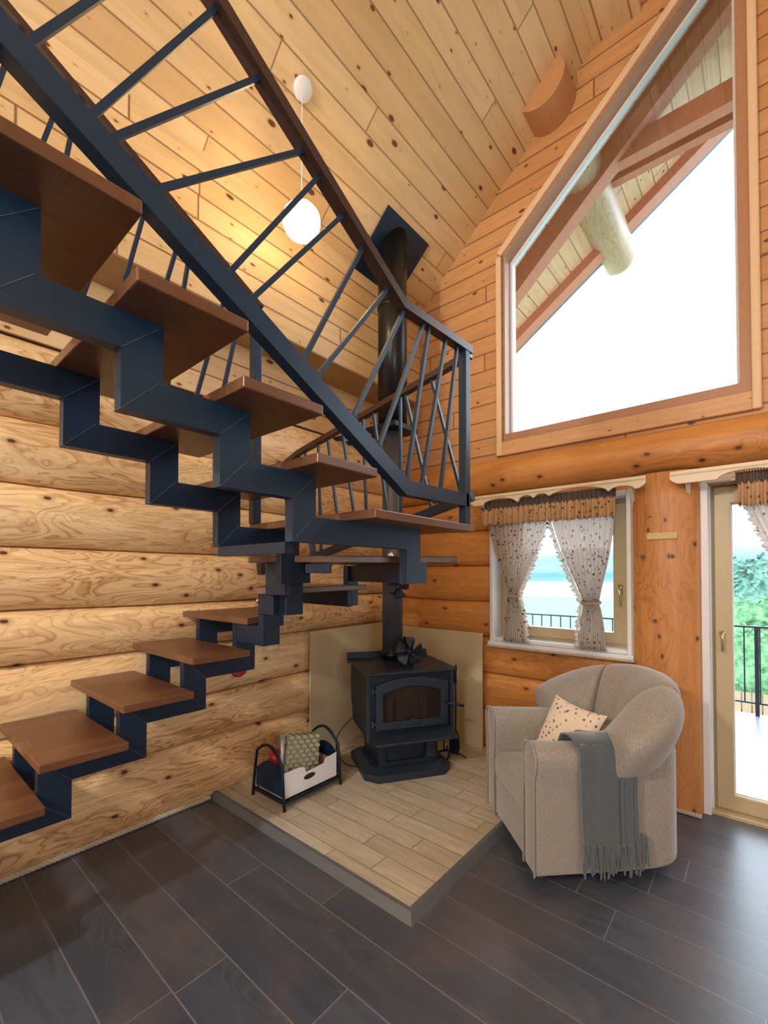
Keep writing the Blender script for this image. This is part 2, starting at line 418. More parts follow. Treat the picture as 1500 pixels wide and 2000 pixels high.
# log post between window and door
def postsec():
    vs = []; fs = []; n = 46; m = 15
    for i in range(n + 1):
        z = 2.03 * i / n
        for j in range(m):
            f = j / (m - 1); th = -PI / 2 + PI * f
            x = 2.195 + .185 * math.sin(th)
            d = .01 + .13 * abs(math.cos(th)) ** .6 + .004 * noise.noise(Vector((f * 4, z * 2.5, 9)))
            if z > 1.9: d -= (z - 1.9) * .3
            vs.append((x, -d, z))
        vs += [(2.38, .2, z), (2.01, .2, z)]
    M_ = m + 2
    for i in range(n):
        for j in range(M_): fs.append((i * M_ + j, i * M_ + (j + 1) % M_, (i + 1) * M_ + (j + 1) % M_, (i + 1) * M_ + j))
    return MB().add(vs, fs)
pt = struct(postsec(), 'wall_back_post', m_post, 'upright rounded log post between window and door', smooth=True)
sl = MB().box(2.112, 2.272, -.150, -.12, 1.612, 1.655)
sl.build('mortise_slot', m_fibre, pt, .006)['label'] = 'pale fibre-filled slot'
k_ = MB()
for x, z, r in ((2.09, 1.51, .012), (2.245, 1.51, .011), (2.15, 1.12, .011), (2.13, 1.755, .006)):
    k_.tube([(x, -.149, z), (x, -.12, z)], r, 12)
k_.build('knot', m_knot, pt)
# ceiling slopes
def slab(mb, x0, x1, y0, y1, th=.12, right=False):
    pts = [(x0, gz(x0)), (x1, gz(x1)), (x1, gz(x1) + th), (x0, gz(x0) + th)]
    return mb.prism(pts, 1, y0, y1)
struct(slab(MB(), -.25, 2.75, -8.3, .0), 'ceiling', m_ceil, 'knotty pine board ceiling slope')
struct(slab(MB(), 2.75, 5.75, -8.3, .0), 'ceiling_right', m_ceilr, 'pine board ceiling slope beyond the ridge')
mb = MB().box(1.797, 2.087, -8.2, 0, 5.09, 5.42)
struct(mb, 'trim_4', m_ceil, 'boxed pine purlin near the ridge')
# purlin log stub
def cyl_y(mb, x, z, r, y0, y1, n=40, wob=0, ny=30, cap=.0):
    vs = []; fs = []
    for i in range(ny + 1):
        y = y0 + (y1 - y0) * i / ny
        for k in range(n):
            a = 2 * PI * k / n
            rr = r * (1 + wob * noise.noise(Vector((math.cos(a) * 2, y * 2.2, math.sin(a) * 2))))
            if cap and i in (0, ny): rr -= cap
            vs.append((x + rr * math.cos(a), y, z + rr * math.sin(a)))
    for i in range(ny):
        for k in range(n): fs.append((i * n + k, i * n + (k + 1) % n, (i + 1) * n + (k + 1) % n, (i + 1) * n + k))
    fs += [tuple(range(n)), tuple(ny * n + k for k in range(n))[::-1]]
    return mb.add(vs, fs)
m_stub = plain('pine_stub', (.50, .26, .12), .5, 0, .15, 40, .12)
struct(cyl_y(MB(), 1.50, 4.845, .175, -.24, .02, ny=6), 'trim_5', m_stub, 'round purlin log end poking in under the ceiling')
# rear and side walls (behind the camera, with openings added to let in fill daylight)
mb = MB()
for a in ((-.25, 2.7, 0, 5.95), (4.5, 5.75, 0, 5.95), (2.7, 4.5, 0, 1.2), (2.7, 4.5, 2.8, 5.95)):
    mb.box(a[0], a[1], -8.4, -8.2, a[2], a[3])
struct(mb, 'wall_front', m_gable, 'boarded wall behind the camera')
mb = MB()
for a in ((-8.2, -5.2, 0, 3.6), (-3.4, .2, 0, 3.6), (-5.2, -3.4, 0, 1.), (-5.2, -3.4, 2.2, 3.6)):
    mb.box(5.5, 5.75, a[0], a[1], a[2], a[3])
struct(mb, 'wall_right', m_kneew, 'boarded wall to the right of the camera')
mb = MB().box(3.32, 5.6, .0, .2, 0, 2.04)
struct(mb, 'wall_back_right', m_logW, 'log wall right of the balcony door')

# rope skirting
def rope(mb, p0, p1, r=.011, pitch=.055, n=3, step=.006):
    p0, p1 = Vector(p0), Vector(p1); d = p1 - p0; L = d.length; d.normalize()
    u = Vector((0, 0, 1)) if abs(d.z) < .9 else Vector((1, 0, 0)); a = d.cross(u).normalized(); b = d.cross(a)
    N = int(L / step)
    for k in range(n):
        pts = []
        for i in range(N + 1):
            s = L * i / N; th = 2 * PI * (s / pitch + k / n)
            pts.append(p0 + d * s + (a * math.cos(th) + b * math.sin(th)) * r * .55)
        mb.tube(pts, r * .62, 5)
    return mb
struct(rope(MB(), (.012, -1.84, .014), (.012, -4.9, .014), .014, .06, 3, .009), 'baseboard_left', m_rope, 'twisted rope skirting along the log wall', smooth=True)
struct(rope(MB(), (2.02, -.13, .012), (2.37, -.13, .012), .012), 'baseboard_back', m_rope, 'short rope skirting at the foot of the post', smooth=True)

# ------------------------------------------------------------------ big trapezoid window
w1 = empty('window_1', (1.87, 0, 2.44)); tag(w1, 'tall trapezoid gable window under the sloping ceiling', 'window', kind='structure')
def frame_poly(mb, outer, inner, y0, y1):
    n = len(outer)
    vs = [(x, y, z) for y in (y0, y1) for loop in (outer, inner) for x, z in loop]
    fs = []
    for i in range(n):
        j = (i + 1) % n
        fs += [(i, j, n + j, n + i), (2 * n + i, 3 * n + i, 3 * n + j, 2 * n + j), (i, 2 * n + i, 2 * n + j, j), (n + i, n + j, 3 * n + j, 3 * n + i)]
    return mb.add(vs, fs)
def off_trap(x0, x1, z0, ztop, d, s=.88):
    return [(x0 - d, z0 - d), (x1 + d, z0 - d), (x1 + d, ztop(x1 + d) + d * 1.33), (x0 - d, ztop(x0 - d) + d * 1.33)]
o_ = off_trap(1.12, 2.62, 2.44, GT, 0); i_ = off_trap(1.133, 2.565, 2.50, lambda x: 3.908 + .88 * (x - 1.133), 0)
frame_poly(MB(), o_, i_, -.02, .10).build('jamb', m_jamb, w1, .004)
i2 = off_trap(1.133, 2.565, 2.50, lambda x: 3.908 + .88 * (x - 1.133), -.016)
frame_poly(MB(), i_, i2, .085, .14).build('glazing_bead', m_white, w1)
MB().prism(i2, 1, .10, .106).build('pane', m_glass, w1)
MB().box(1.06, 2.62, -.035, .0, 2.33, 2.44).build('sill_board', m_trimw, w1, .006)
tr = MB(); tr.bar((1.085, -.02, 2.33), (1.085, -.02, 3.915), .045, .04, (0, 1, 0))
tr.bar((1.085, -.02, 3.93), (2.74, -.02, 3.93 + 1.655 * .88), .045, .05)
tr.bar((2.64, -.02, 2.33), (2.64, -.02, 5.36), .045, .04, (0, 1, 0))
tr.build('casing', m_trimp, w1, .01)
# its mirror image beyond the middle mullion
w1b = empty('window_4', (3.63, 0, 2.44)); tag(w1b, 'second trapezoid gable window beyond the mullion', 'window', kind='structure')
mir = lambda P: [(5.5 - x, z) for x, z in P]
frame_poly(MB(), mir(o_), mir(i_), -.02, .10).build('jamb', m_jamb, w1b)
MB().prism(mir(i2), 1, .10, .106).build('pane', m_glass, w1b)

# ------------------------------------------------------------------ small window
w2 = empty('window_2', (1.51, 0, .86)); tag(w2, 'small beige-framed window behind the floral curtains', 'window', kind='structure')
cs = MB()
cs.box(1.02, 1.05, -.075, .10, .865, 1.95); cs.box(1.985, 2.02, -.075, .10, .865, 1.95)
cs.box(1.05, 1.985, -.075, .10, 1.915, 1.95)
cs.box(1.05, 1.985, -.08, .068, .886, .912)
cs.build('casing', m_white, w2, .006)
MB().box(1.012, 2.025, -.10, .10, .848, .885).build('window_sill', m_white, w2, .008)
fr = MB(); X0, X1, Z0, Z1 = 1.05, 1.985, .900, 1.915
frame_poly(fr, [(X0, Z0), (X1, Z0), (X1, Z1), (X0, Z1)], [(X0 + .07, Z0 + .035), (X1 - .02, Z0 + .035), (X1 - .02, Z1 - .04), (X0 + .07, Z1 - .04)], .07, .14)
fr.build('window_frame', m_beige, w2, .004)
sa = MB()
frame_poly(sa, [(X0 + .06, Z0 + .03), (X1 - .02, Z0 + .03), (X1 - .02, Z1 - .03), (X0 + .06, Z1 - .03)], [(1.215, 1.005), (1.875, 1.005), (1.875, 1.83), (1.215, 1.83)], .055, .125)
sa.build('sash', m_beige, w2, .006)
MB().box(1.21, 1.88, .09, .096, 1.0, 1.835).build('pane', m_glass, w2)
hd = MB().box(1.912, 1.936, .035, .057, 1.27, 1.33); hd.tube([(1.924, .045, 1.30), (1.924, .015, 1.30), (1.924, .012, 1.285), (1.926, .014, 1.19)], .008, 8)
hd.build('handle', m_brass, w2, 0, True)
rp = rope(MB(), (2.022, -.078, .865), (2.022, -.078, 1.95), .009); rope(rp, (1.015, -.105, .852), (2.03, -.105, .852), .009); 
rp.build('rope_edging', m_rope, w2, 0, True)

# ------------------------------------------------------------------ balcony door
d1 = empty('door_1', (2.9, 0, 0)); tag(d1, 'beige framed glass balcony door in white casing', 'door', kind='structure')
cs = MB(); cs.box(2.372, 2.412, -.055, .10, 0, 1.975); cs.box(3.26, 3.30, -.055, .10, 0, 1.975); cs.box(2.412, 3.26, -.055, .10, 1.94, 1.975)
cs.box(2.392, 2.42, .02, .10, 0, 1.94); cs.build('casing', m_white, d1, .006)
fr = MB(); frame_poly(fr, [(2.412, .0), (3.26, .0), (3.26, 1.94), (2.412, 1.94)], [(2.445, .03), (3.22, .03), (3.22, 1.91), (2.445, 1.91)], .07, .15)
fr.build('door_frame', m_beige, d1, .004)
lf = MB(); frame_poly(lf, [(2.432, .02), (3.24, .02), (3.24, 1.925), (2.432, 1.925)], [(2.515, .115), (3.15, .115), (3.15, 1.82), (2.515, 1.82)], .045, .12)
lf.build('door_leaf', m_beige, d1, .008)
MB().box(2.51, 3.155, .08, .086, .11, 1.825).build('pane', m_glass, d1)
fb = MB(); frame_poly(fb, [(2.512, .112), (3.153, .112), (3.153, 1.823), (2.512, 1.823)], [(2.52, .12), (3.145, .12), (3.145, 1.815), (2.52, 1.815)], .07, .10)
fb.build('glazing_bead', m_white, d1)
hd = MB().lathe([(.016, 0), (.016, .01), (.009, .03)], 16, Matrix.Translation((2.468, .045, 1.055)) @ Matrix.Rotation(PI / 2, 4, 'X'))
hd.tube([(2.468, .02, 1.055), (2.468, .006, 1.05), (2.469, .004, 1.03), (2.47, .006, .95)], .008, 8)
hd.build('door_handle', m_brass, d1, 0, True)
MB().box(2.40, 3.28, -.02, .2, -.005, .02).build('threshold', m_beige, d1, .004)
rope(MB(), (2.366, -.058, 0), (2.366, -.058, 1.97), .009).build('rope_edging', m_rope, d1, 0, True)

# ------------------------------------------------------------------ pelmets and curtains
def pelmet(name, x0, x1, label, centres):
    e = empty(name, ((x0 + x1) / 2, -.1, 1.93), 0, label, 'pelmet')
    pts = [(x0, 2.0), (x0, 1.955)]
    n = 120; 
    for i in range(n + 1):
        f = i / n; x = x0 + (x1 - x0) * f
        z = 1.925
        for c, w, h in centres:
            if abs(x - c) < w: z = max(z, 1.925 + h * math.sqrt(max(0, 1 - ((x - c) / w) ** 2)) * .9)
        ed = min(x - x0, x1 - x)
        if ed < .05: z = max(z, 1.925 + .03 * (1 - ed / .05) ** 2)
        pts.append((x, z))
    pts += [(x1, 1.955), (x1, 2.0)]
    MB().prism(pts, 1, -.215, -.195).build('board', m_cream, e, .003)
    MB().box(x0 - .0, x1, -.219, -.215, 1.975, 1.982).build('moulding', m_beige, e)
    for x in (x0 + .07, x1 - .1):
        MB().prism([(-.195, 1.99), (-.05, 1.99), (-.05, 1.78), (-.08, 1.80), (-.09, 1.86), (-.19, 1.94)], 0, x, x + .02).build('bracket', m_cream, e, .002)
    return e
pelmet('curtain_pelmet', .93, 2.122, 'cream scalloped wooden pelmet board above the small window', [(1.17, .13, .045), (1.375, .055, .045), (1.485, .055, .045), (1.72, .19, .055), (1.99, .07, .03)])
pelmet('curtain_pelmet', 2.245, 3.5, 'cream scalloped wooden pelmet board above the balcony door', [(2.60, .13, .045), (2.80, .055, .045), (2.91, .055, .045), (3.15, .19, .055)])
def drape(mb, top, tie, bot, y=-.12, n=70, folds=11, amp=.018, z0=1.93):
    """top=(xl,xr,z) tie=(xl,xr,z) bot=(xl,xr,z)"""
    def fn(a, b):
        z = top[2] + (bot[2] - top[2]) * b
        if z > tie[2]:
            t_ = (top[2] - z) / (top[2] - tie[2]); e = t_ ** 1.25
            xl = top[0] + (tie[0] - top[0]) * e; xr = top[1] + (tie[1] - top[1]) * e
        else:
            t_ = (tie[2] - z) / (tie[2] - bot[2]); e = math.sin(t_ * PI / 2) ** .8
            xl = tie[0] + (bot[0] - tie[0]) * e; xr = tie[1] + (bot[1] - tie[1]) * e
        x = xl + (xr - xl) * a
        return (x, y + amp * math.sin(a * folds * 2 * PI + .7 * math.sin(b * 3)) + .004 * math.sin(b * 17 + a * 9), z)
    return mb.grid(fn, n, 50)
def ruffle(mb, x0, x1, zt, zb, y=-.15, folds=24, amp=.016, flare=.0):
    def fn(a, b):
        x = x0 + (x1 - x0) * a
        return (x, y - flare * b + amp * (.35 + .65 * b) * math.sin(a * folds * 2 * PI + math.sin(a * 31)), zt + (zb - zt) * b + .006 * math.sin(a * folds * 4 * PI + 1))
    return mb.grid(fn, folds * 12, 10)
def frill(mb, pts, w, y=-.125, n=None):
    P_ = [Vector(p) for p in pts]; L = sum((P_[i + 1] - P_[i]).length for i in range(len(P_) - 1)); n = int(L / .004)
    def at(s):
        s *= L
        for i in range(len(P_) - 1):
            d = (P_[i + 1] - P_[i]).length
            if s <= d + 1e-6: return P_[i].lerp(P_[i + 1], s / d)
            s -= d
        return P_[-1]
    def fn(a, b):
        p = at(min(a, 1)); return (p.x + w * b * (1 + .25 * math.sin(a * L * 200)), y + .012 * b * math.sin(a * L * 170), p.z + .006 * b * math.sin(a * L * 120))
    return mb.grid(fn, n, 3)
def curtains(name, label, top, L=None, R=None):
    e = empty(name, ((top[0] + top[1]) / 2, -.12, 1.93), 0, label, 'curtain')
    ruffle(MB(), top[0], top[1], 1.905, 1.775).build('ruffle', m_ruff, e, 0, True, 0, .0015)
    ruffle(MB(), top[0] - .01, top[1] + .005, 1.965, 1.90, -.15, 30, .008).build('heading', m_ruffd, e, 0, True, 0, .002)
    MB().tube([(top[0] - .03, -.125, 1.93), (top[1] + .03, -.125, 1.93)], .006, 8).build('rod', m_white, e, 0, True)
    for D, s in ((L, 1), (R, -1)):
        if not D: continue
        o = drape(MB(), *D).build('curtain_panel', m_curt, e, 0, True, 0, .001)
        T, K, B = D
        i = 1 if s == 1 else 0
        pts = [(T[i], 0, T[2])]
        for q in range(1, 9):
            t_ = q / 8; pts.append((T[i] + (K[i] - T[i]) * t_ ** 1.25, 0, T[2] + (K[2] - T[2]) * t_))
        frill(MB(), pts, .035 * s).build('frill', m_curt, o, 0, True, 0, .0008)
        pts = [(K[i], 0, K[2])] + [(K[i] + (B[i] - K[i]) * math.sin(q / 6 * PI / 2) ** .8, 0, K[2] + (B[2] - K[2]) * q / 6) for q in range(1, 7)]
        frill(MB(), pts, .025 * s).build('frill', m_curt, o, 0, True, 0, .0008)
        c = ((K[0] + K[1]) / 2, -.12, K[2]); r_ = (K[1] - K[0]) / 2 + .012
        MB().tube([(c[0] + r_ * math.cos(a * PI / 10), c[1] + .028 * math.sin(a * PI / 10), c[2] + .01 * math.sin(a * PI / 10)) for a in range(20)], .010, 8, closed=True).build('tieback', m_curt, o, 0, True)
    return e
curtains('window_curtain', 'rosebud curtains tied back with gathered ruffle at the small window', (1.0, 1.94),
         ((1.03, 1.475, 1.80), (1.205, 1.27, 1.25), (1.155, 1.335, .90)), ((1.52, 1.935, 1.80), (1.735, 1.825, 1.215), (1.70, 1.87, .90)))
curtains('window_curtain', 'rosebud curtain with ruffle hanging at the balcony door', (2.555, 3.25),
         None, ((2.60, 3.2, 1.83), (2.98, 3.07, .98), (2.93, 3.12, .5)))

# ================================================================== hearth
h = empty('hearth_platform', (.8, -.9, 0), 0, 'low pale board hearth platform under the wood stove', 'hearth')
MB().box(.0, 1.538, -1.798, -.05, .0, .04).build('boards', m_hearth, h)
ed = MB(); R3 = [[(a, -1.836 + q, z), (1.576 - q, -1.836 + q, z), (1.576 - q, -.1, z)] for a, q, z in ((0, 0, 0), (0, .018, .043), (0, .038, .043), (0, .038, 0))]
ed.add([p for r__ in R3 for p in r__], [(k * 3 + i, k * 3 + i + 1, ((k + 1) % 4) * 3 + i + 1, ((k + 1) % 4) * 3 + i) for k in range(4) for i in range(2)] + [(0, 3, 6, 9), (11, 8, 5, 2)])
ed.build('edge_trim', m_stone, h)

# heat shields
p = MB().box(.09, .98, -.125, -.11, .04, .942); tag(p.build('heat_shield_panel', m_panel, bevel=.002), 'beige fire board leaning on the window wall right of the flue', 'heat shield', 'fire boards behind the stove')
p = MB().box(.07, .085, -1.095, -.12, .04, .975); tag(p.build('heat_shield_panel', m_panel, bevel=.002), 'beige fire board standing against the left log wall behind the stove', 'heat shield', 'fire boards behind the stove')

# ================================================================== wood stove
RZ = math.radians(57.6)
st = empty('wood_stove', (.635, -.732, .04), RZ, 'black cast iron wood stove with glass door on pedestal', 'stove')
SM = Matrix.Translation((.635, -.732, .04)) @ Matrix.Rotation(RZ, 4, 'Z')
def S(name, mb, mat, parent=None, **k):
    mb.v = [SM @ p for p in mb.v]; return mb.build(name, mat, parent or st, **k)
# plinth with chamfered corners
def oct_(x, y0, y1, c): return [(-x + c, y0), (x - c, y0), (x, y0 + c), (x, y1), (-x, y1), (-x, y0 + c)]
pl_ = MB(); a = oct_(.31, -.275, .20, .075); b = oct_(.255, -.225, .19, .06)
vs = [(x, y, .0) for x, y in a] + [(x, y, .045) for x, y in a] + [(x, y, .075) for x, y in b]
fs = [tuple(range(6))[::-1], tuple(range(12, 18))] + [(i, (i + 1) % 6, 6 + (i + 1) % 6, 6 + i) for i in range(6)] + [(6 + i, 6 + (i + 1) % 6, 12 + (i + 1) % 6, 12 + i) for i in range(6)]
S('plinth', MB().add(vs, fs), m_castdark, bevel=.003)
ped = MB(); frame_poly(ped, [(-.215, .07), (.215, .07), (.215, .285), (-.215, .285)], [(-.165, .105), (.12, .105), (.12, .25), (-.165, .25)], -.205, -.185)
ped.box(-.215, .215, -.185, .17, .07, .285)
S('pedestal', ped, m_iron, bevel=.004)
lv = MB().box(.125, .19, -.222, -.205, .11, .245); lv.tube([(.13, -.225, .25), (.165, -.235, .235)], .006, 8); S('air_control', lv, m_castdark, bevel=.003)
bd = MB(); bd.prism([(-.25, .27), (.20, .27), (.265, .44), (.265, .715), (-.25, .715)], 0, -.295, .295)
S('body', bd, m_iron, bevel=.006)
for sx in (-1, 1): S('corner_trim', MB().box(min(sx * .31, sx * .285), max(sx * .31, sx * .285), -.262, -.235, .27, .715), m_castdark, bevel=.003)
tp = MB().box(-.325, .325, -.29, .255, .705, .722); S('top_plate', tp, m_castdark, bevel=.004)
bs = MB().prism([(.245, .69), (.275, .69), (.275, .765), (.262, .765)], 0, -.325, .325); bs.prism([(-.31, .765), (.31, .765), (.325, .72), (-.325, .72)], 1, .262, .272)
S('rear_deflector', bs, m_iron, bevel=.002)
# arched door
def arch(x, z0, z1, rise, n=12): return [(-x, z0), (x, z0)] + [(x * math.cos(PI * i / n) if 0 else x - 2 * x * i / n, z1 + rise * (1 - (1 - 2 * i / n) ** 2)) for i in range(n + 1)]
o1 = arch(.255, .345, .635, .045); i1 = arch(.205, .395, .575, .045)
dr = MB(); frame_poly(dr, o1, i1, -.285, -.25); door_o = S('fire_door', dr, m_castdark, bevel=.005, seg=3)
gp = MB().prism(arch(.207, .393, .577, .045), 1, -.262, -.256); S('door_glass', gp, m_firegl, door_o)
for z in (.39, .60):
    hb = MB().tube([(-.275, -.268, z - .02), (-.275, -.268, z + .02)], .012, 10); hb.box(-.275, -.24, -.28, -.262, z - .01, z + .01); S('hinge', hb, m_castdark, door_o)
hn = MB().tube([(.235, -.285, .50), (.25, -.32, .495), (.31, -.335, .485), (.345, -.335, .475)], [.007, .008, .010, .011], 10); S('door_handle', hn, m_iron, door_o, smooth=True)
em = MB(); em.prism([(-.055, .372), (.055, .372), (.05, .385), (.03, .398), (0, .405), (-.03, .398), (-.05, .385)], 1, -.296, -.28)
em.prism([(-.03, .40), (.03, .40), (0, .415)], 1, -.296, -.283)
S('door_emblem', em, m_castdark, door_o, bevel=.002)
sf = MB().prism([(-.235, .325), (-.385, .292), (-.385, .278), (-.235, .30)], 0, -.285, .285); S('ash_lip', sf, m_castdark, bevel=.004)
# cable
cb = [(.38, -.86, .42), (.36, -.93, .36), (.33, -.99, .30), (.30, -1.03, .22), (.33, -1.05, .12), (.40, -1.02, .055), (.50, -.96, .048), (.55, -.90, .05)]
def smoothpath(P_, n=8):
    P_ = [Vector(p) for p in P_]; out = []
    for i in range(len(P_) - 1):
        p0, p1, p2, p3 = P_[max(i - 1, 0)], P_[i], P_[i + 1], P_[min(i + 2, len(P_) - 1)]
        for k in range(n):
            t_ = k / n
            out.append(.5 * ((2 * p1) + (p2 - p0) * t_ + (2 * p0 - 5 * p1 + 4 * p2 - p3) * t_ ** 2 + (3 * p1 - p0 - 3 * p2 + p3) * t_ ** 3))
    return out + [P_[-1]]
MB().tube(smoothpath(cb), .0045, 8).build('power_cable', m_blackp, st, 0, True)

# flue
PX, PY = .50, -.64
fl = empty('flue_pipe', (PX, PY, .762), 0, 'black stove pipe rising from the wood stove to the ceiling', 'flue')
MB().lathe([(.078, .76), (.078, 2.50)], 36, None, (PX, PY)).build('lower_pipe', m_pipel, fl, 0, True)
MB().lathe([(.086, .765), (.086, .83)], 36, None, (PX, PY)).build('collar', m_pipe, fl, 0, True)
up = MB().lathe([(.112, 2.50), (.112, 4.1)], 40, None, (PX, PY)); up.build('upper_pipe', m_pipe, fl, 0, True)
MB().lathe([(.115, 3.43), (.117, 3.445), (.115, 3.46)], 40, None, (PX, PY)).build('joint_ring', m_pipe, fl, 0, True)
bk = MB().box(PX - .14, PX + .14, PY - .14, PY + .14, 2.485, 2.525)
bk.bar((.0, PY - .13, 2.505), (PX - .13, PY - .13, 2.505), .03, .03); bk.bar((.0, PY + .02, 2.505), (PX - .13, PY + .02, 2.505), .03, .03)
bk.build('wall_bracket', m_iron, fl, .004)
cp = MB(); u_ = Vector(SA); n_ = Vector((.887 / SQ, 0, -1 / SQ)); c_ = Vector((.43, -.60, gz(.43))) + n_ * .012
vs = [c_ + u_ * a + Vector((0, b, 0)) + n_ * k for k in (-.01, .006) for a, b in ((-.27, -.25), (.27, -.25), (.27, .25), (-.27, .25))]
cp.add(vs, [(0, 1, 2, 3), (7, 6, 5, 4), (0, 4, 5, 1), (1, 5, 6, 2), (2, 6, 7, 3), (3, 7, 4, 0)])
cp.build('ceiling_plate', m_steel, fl)
dk = MB().lathe([(.03, 0), (.03, .012), (.012, .012), (.012, .03)], 20, Matrix.Translation((PX + .045, PY - .075, 1.545)) @ Matrix.Rotation(PI / 2, 4, 'X')); dk.build('damper_knob', m_chrome, fl, 0, True)

# stove fans
def fan(name, c, label, s=1.0, blades=4, rz=RZ, foot=True):
    e = empty(name, c, 0, label, 'stove fan', 'heat powered stove fans'); M_ = Matrix.Translation(c) @ Matrix.Rotation(rz, 4, 'Z') @ Matrix.Scale(s, 4)
    b = MB()
    if foot:
        b.box(-.035, .035, -.02, .03, 0, .012); b.prism([(-.02, .01), (.02, .01), (.032, .05), (.045, .12), (.02, .13), (0, .10), (-.02, .13), (-.045, .12), (-.032, .05)], 1, .0, .02)
        for k in range(5): b.box(-.04 + .018 * k, -.036 + .018 * k, .0, .05, .07, .15 + .01 * (2 - abs(k - 2)))
    else:
        b.box(-.03, .03, -.01, .03, -.06, .05); b.box(-.05, .05, .03, .04, -.06, .04)
    b.v = [M_ @ p for p in b.v]; b.build('body', m_iron, e)
    hz = .09 if foot else .0
    h_ = MB().lathe([(.014, -.02), (.016, .02)], 16, M_ @ Matrix.Translation((0, -.03, hz)) @ Matrix.Rotation(PI / 2, 4, 'X')); h_.build('hub', m_castdark, e, 0, True)
    for k in range(blades):
        def fn(a, bb, k=k):
            r = .012 + .075 * a; th = 2 * PI * k / blades + (bb - .5) * (.35 + .75 * math.sin(min(1, a * 1.1) * PI * .75)) + .25 * a
            return (r * math.cos(th), -.045 - .028 * (bb - .5), hz + r * math.sin(th))
        g = MB().grid(fn, 9, 6); g.v = [M_ @ p for p in g.v]; g.build('blade', m_castdark, e, 0, True, 0, .0015)
    return e
fan('stove_fan', (.74, -.775, .764), 'black heat powered fan standing on the stove top', 1.15, 5)
fan('stove_fan', (PX + .09, PY - .06, 1.31), 'small black fan clipped to the front of the stove pipe', .95, 4, RZ, False)

# fire tools
tl = empty('fireplace_tool_stand', (.86, -.40, .04), 0, 'black wrought iron fire tool stand right of the stove', 'fire tools')
b = MB()
for a in (0, 90, 180, 270):
    r = math.radians(a + 20); b.tube(smoothpath([(.86, -.40, .09), (.86 + .06 * math.cos(r), -.40 + .06 * math.sin(r), .075), (.86 + .12 * math.cos(r), -.40 + .12 * math.sin(r), .048)]), .007, 8)
b.build('base', m_iron, tl, 0, True)
MB().tube([(.86, -.40, .08), (.86, -.40, .66)], .007, 8).build('pole', m_iron, tl, 0, True)
MB().tube([(.86 + .05 * math.cos(a * PI / 8), -.40 + .05 * math.sin(a * PI / 8), .60) for a in range(16)], .006, 6, closed=True).build('hanging_ring', m_iron, tl, 0, True)
def tool(name, dx, dy, label, head):
    x, y = .86 + dx, -.40 + dy
    o = empty(name, (x, y, .1), 0, label, 'fire tool'); MB().tube([(x, y, .20), (x + .003, y, .40), (x, y, .62)], .0045, 8).build('shaft', m_iron, o, 0, True)
    MB().lathe([(.004, .60), (.010, .62), (.008, .66), (.011, .70), (.007, .715)], 12, None, (x, y)).build('grip', m_iron, o, 0, True)
    head(x, y).build('head', m_iron, o)
tool('fire_shovel', .055, -.02, 'black ash shovel hanging nearest the right of the tool stand', lambda x, y: MB().prism([(x - .012, .22), (x + .012, .22), (x + .04, .18), (x + .035, .085), (x - .035, .085), (x - .04, .18)], 1, y - .012, y - .004))
tool('fire_poker', -.02, -.055, 'black poker hanging at the front of the tool stand', lambda x, y: MB().tube([(x, y, .22), (x, y, .10), (x + .03, y, .12), (x + .03, y, .14)], .005, 8))
tool('fire_brush', .015, .055, 'black hearth brush hanging at the back of the tool stand', lambda x, y: MB().lathe([(.012, .22), (.028, .18), (.034, .09)], 16, None, (x, y)))
tn = MB().tube(smoothpath([(.90, -.46, .42), (.885, -.47, .50), (.91, -.47, .55), (.86, -.46, .47)]), .005, 8); tn.tube(smoothpath([(.86, -.46, .47), (.87, -.48, .40), (.895, -.47, .38)]), .006, 8)
tag(tn.build('fire_tongs', m_iron, None, 0, True), 'short black tongs dangling between stove handle and tool stand', 'fire tool')

# ================================================================== log basket
bk = empty('log_basket', (.39, -1.46, .04), 0, 'black metal firewood basket with arched ends beside the log wall', 'basket')
def endframe(y, s):
    pts = [(.235, y - .0, .04), (.255, y, .20), (.278, y, .325)]
    arc = [(.278 + (.525 - .278) * f, y, .325 + .07 * math.sin(PI * f) - .03 * f) for f in [i / 12 for i in range(1, 13)]]
    pts2 = [(.535, y, .20), (.55, y, .04)]
    MB().tube(pts + arc + pts2, .009, 8).build('end_frame', m_iron, bk, 0, True)
    poly = [(.262, .11), (.535, .11), (.532, .20)] + [(.53 - .265 * f, .20 + .09 * math.sin(PI * (.08 + .92 * f))**.8) for f in [i / 12 for i in range(1, 12)]] + [(.268, .22)]
    MB().prism(poly, 1, y + s * .004, y + s * .009).build('end_panel', m_steel, bk)
    MB().bar((.245, y, .085), (.542, y, .085), .014, .014).build('cross_bar', m_iron, bk)
endframe(-1.68, 1); endframe(-1.235, -1)
MB().bar((.54, -1.68, .085), (.54, -1.235, .085), .014, .014).bar((.26, -1.68, .085), (.26, -1.235, .085), .014, .014).box(.26, .54, -1.675, -1.24, .085, .092).build('tray', m_iron, bk)
bx = empty('cardboard_box', (.40, -1.455, .094), 0, 'white cardboard tray with hand hole inside the log basket', 'box')
fy0, fy1 = -1.665, -1.25
prof = [(fy0, .096), (fy1, .096), (fy1, .245), (-1.345, .235), (-1.355, .21), (-1.50, .20), (-1.515, .235), (-1.55, .245), (fy0, .245)]
MB().prism([(y, z) for y, z in prof], 0, .522, .527).build('front_flap', m_card, bx)
b = MB().box(.28, .522, fy0, fy0 + .004, .096, .20); b.box(.28, .522, fy1 - .004, fy1, .096, .20); b.box(.276, .28, fy0, fy1, .096, .22); b.box(.28, .522, fy0, fy1, .094, .098)
b.build('shell', m_cardb, bx)
hh = [(-1.475 + .045 * math.cos(a * PI / 12), .170 + .017 * math.sin(a * PI / 12)) for a in range(24)]
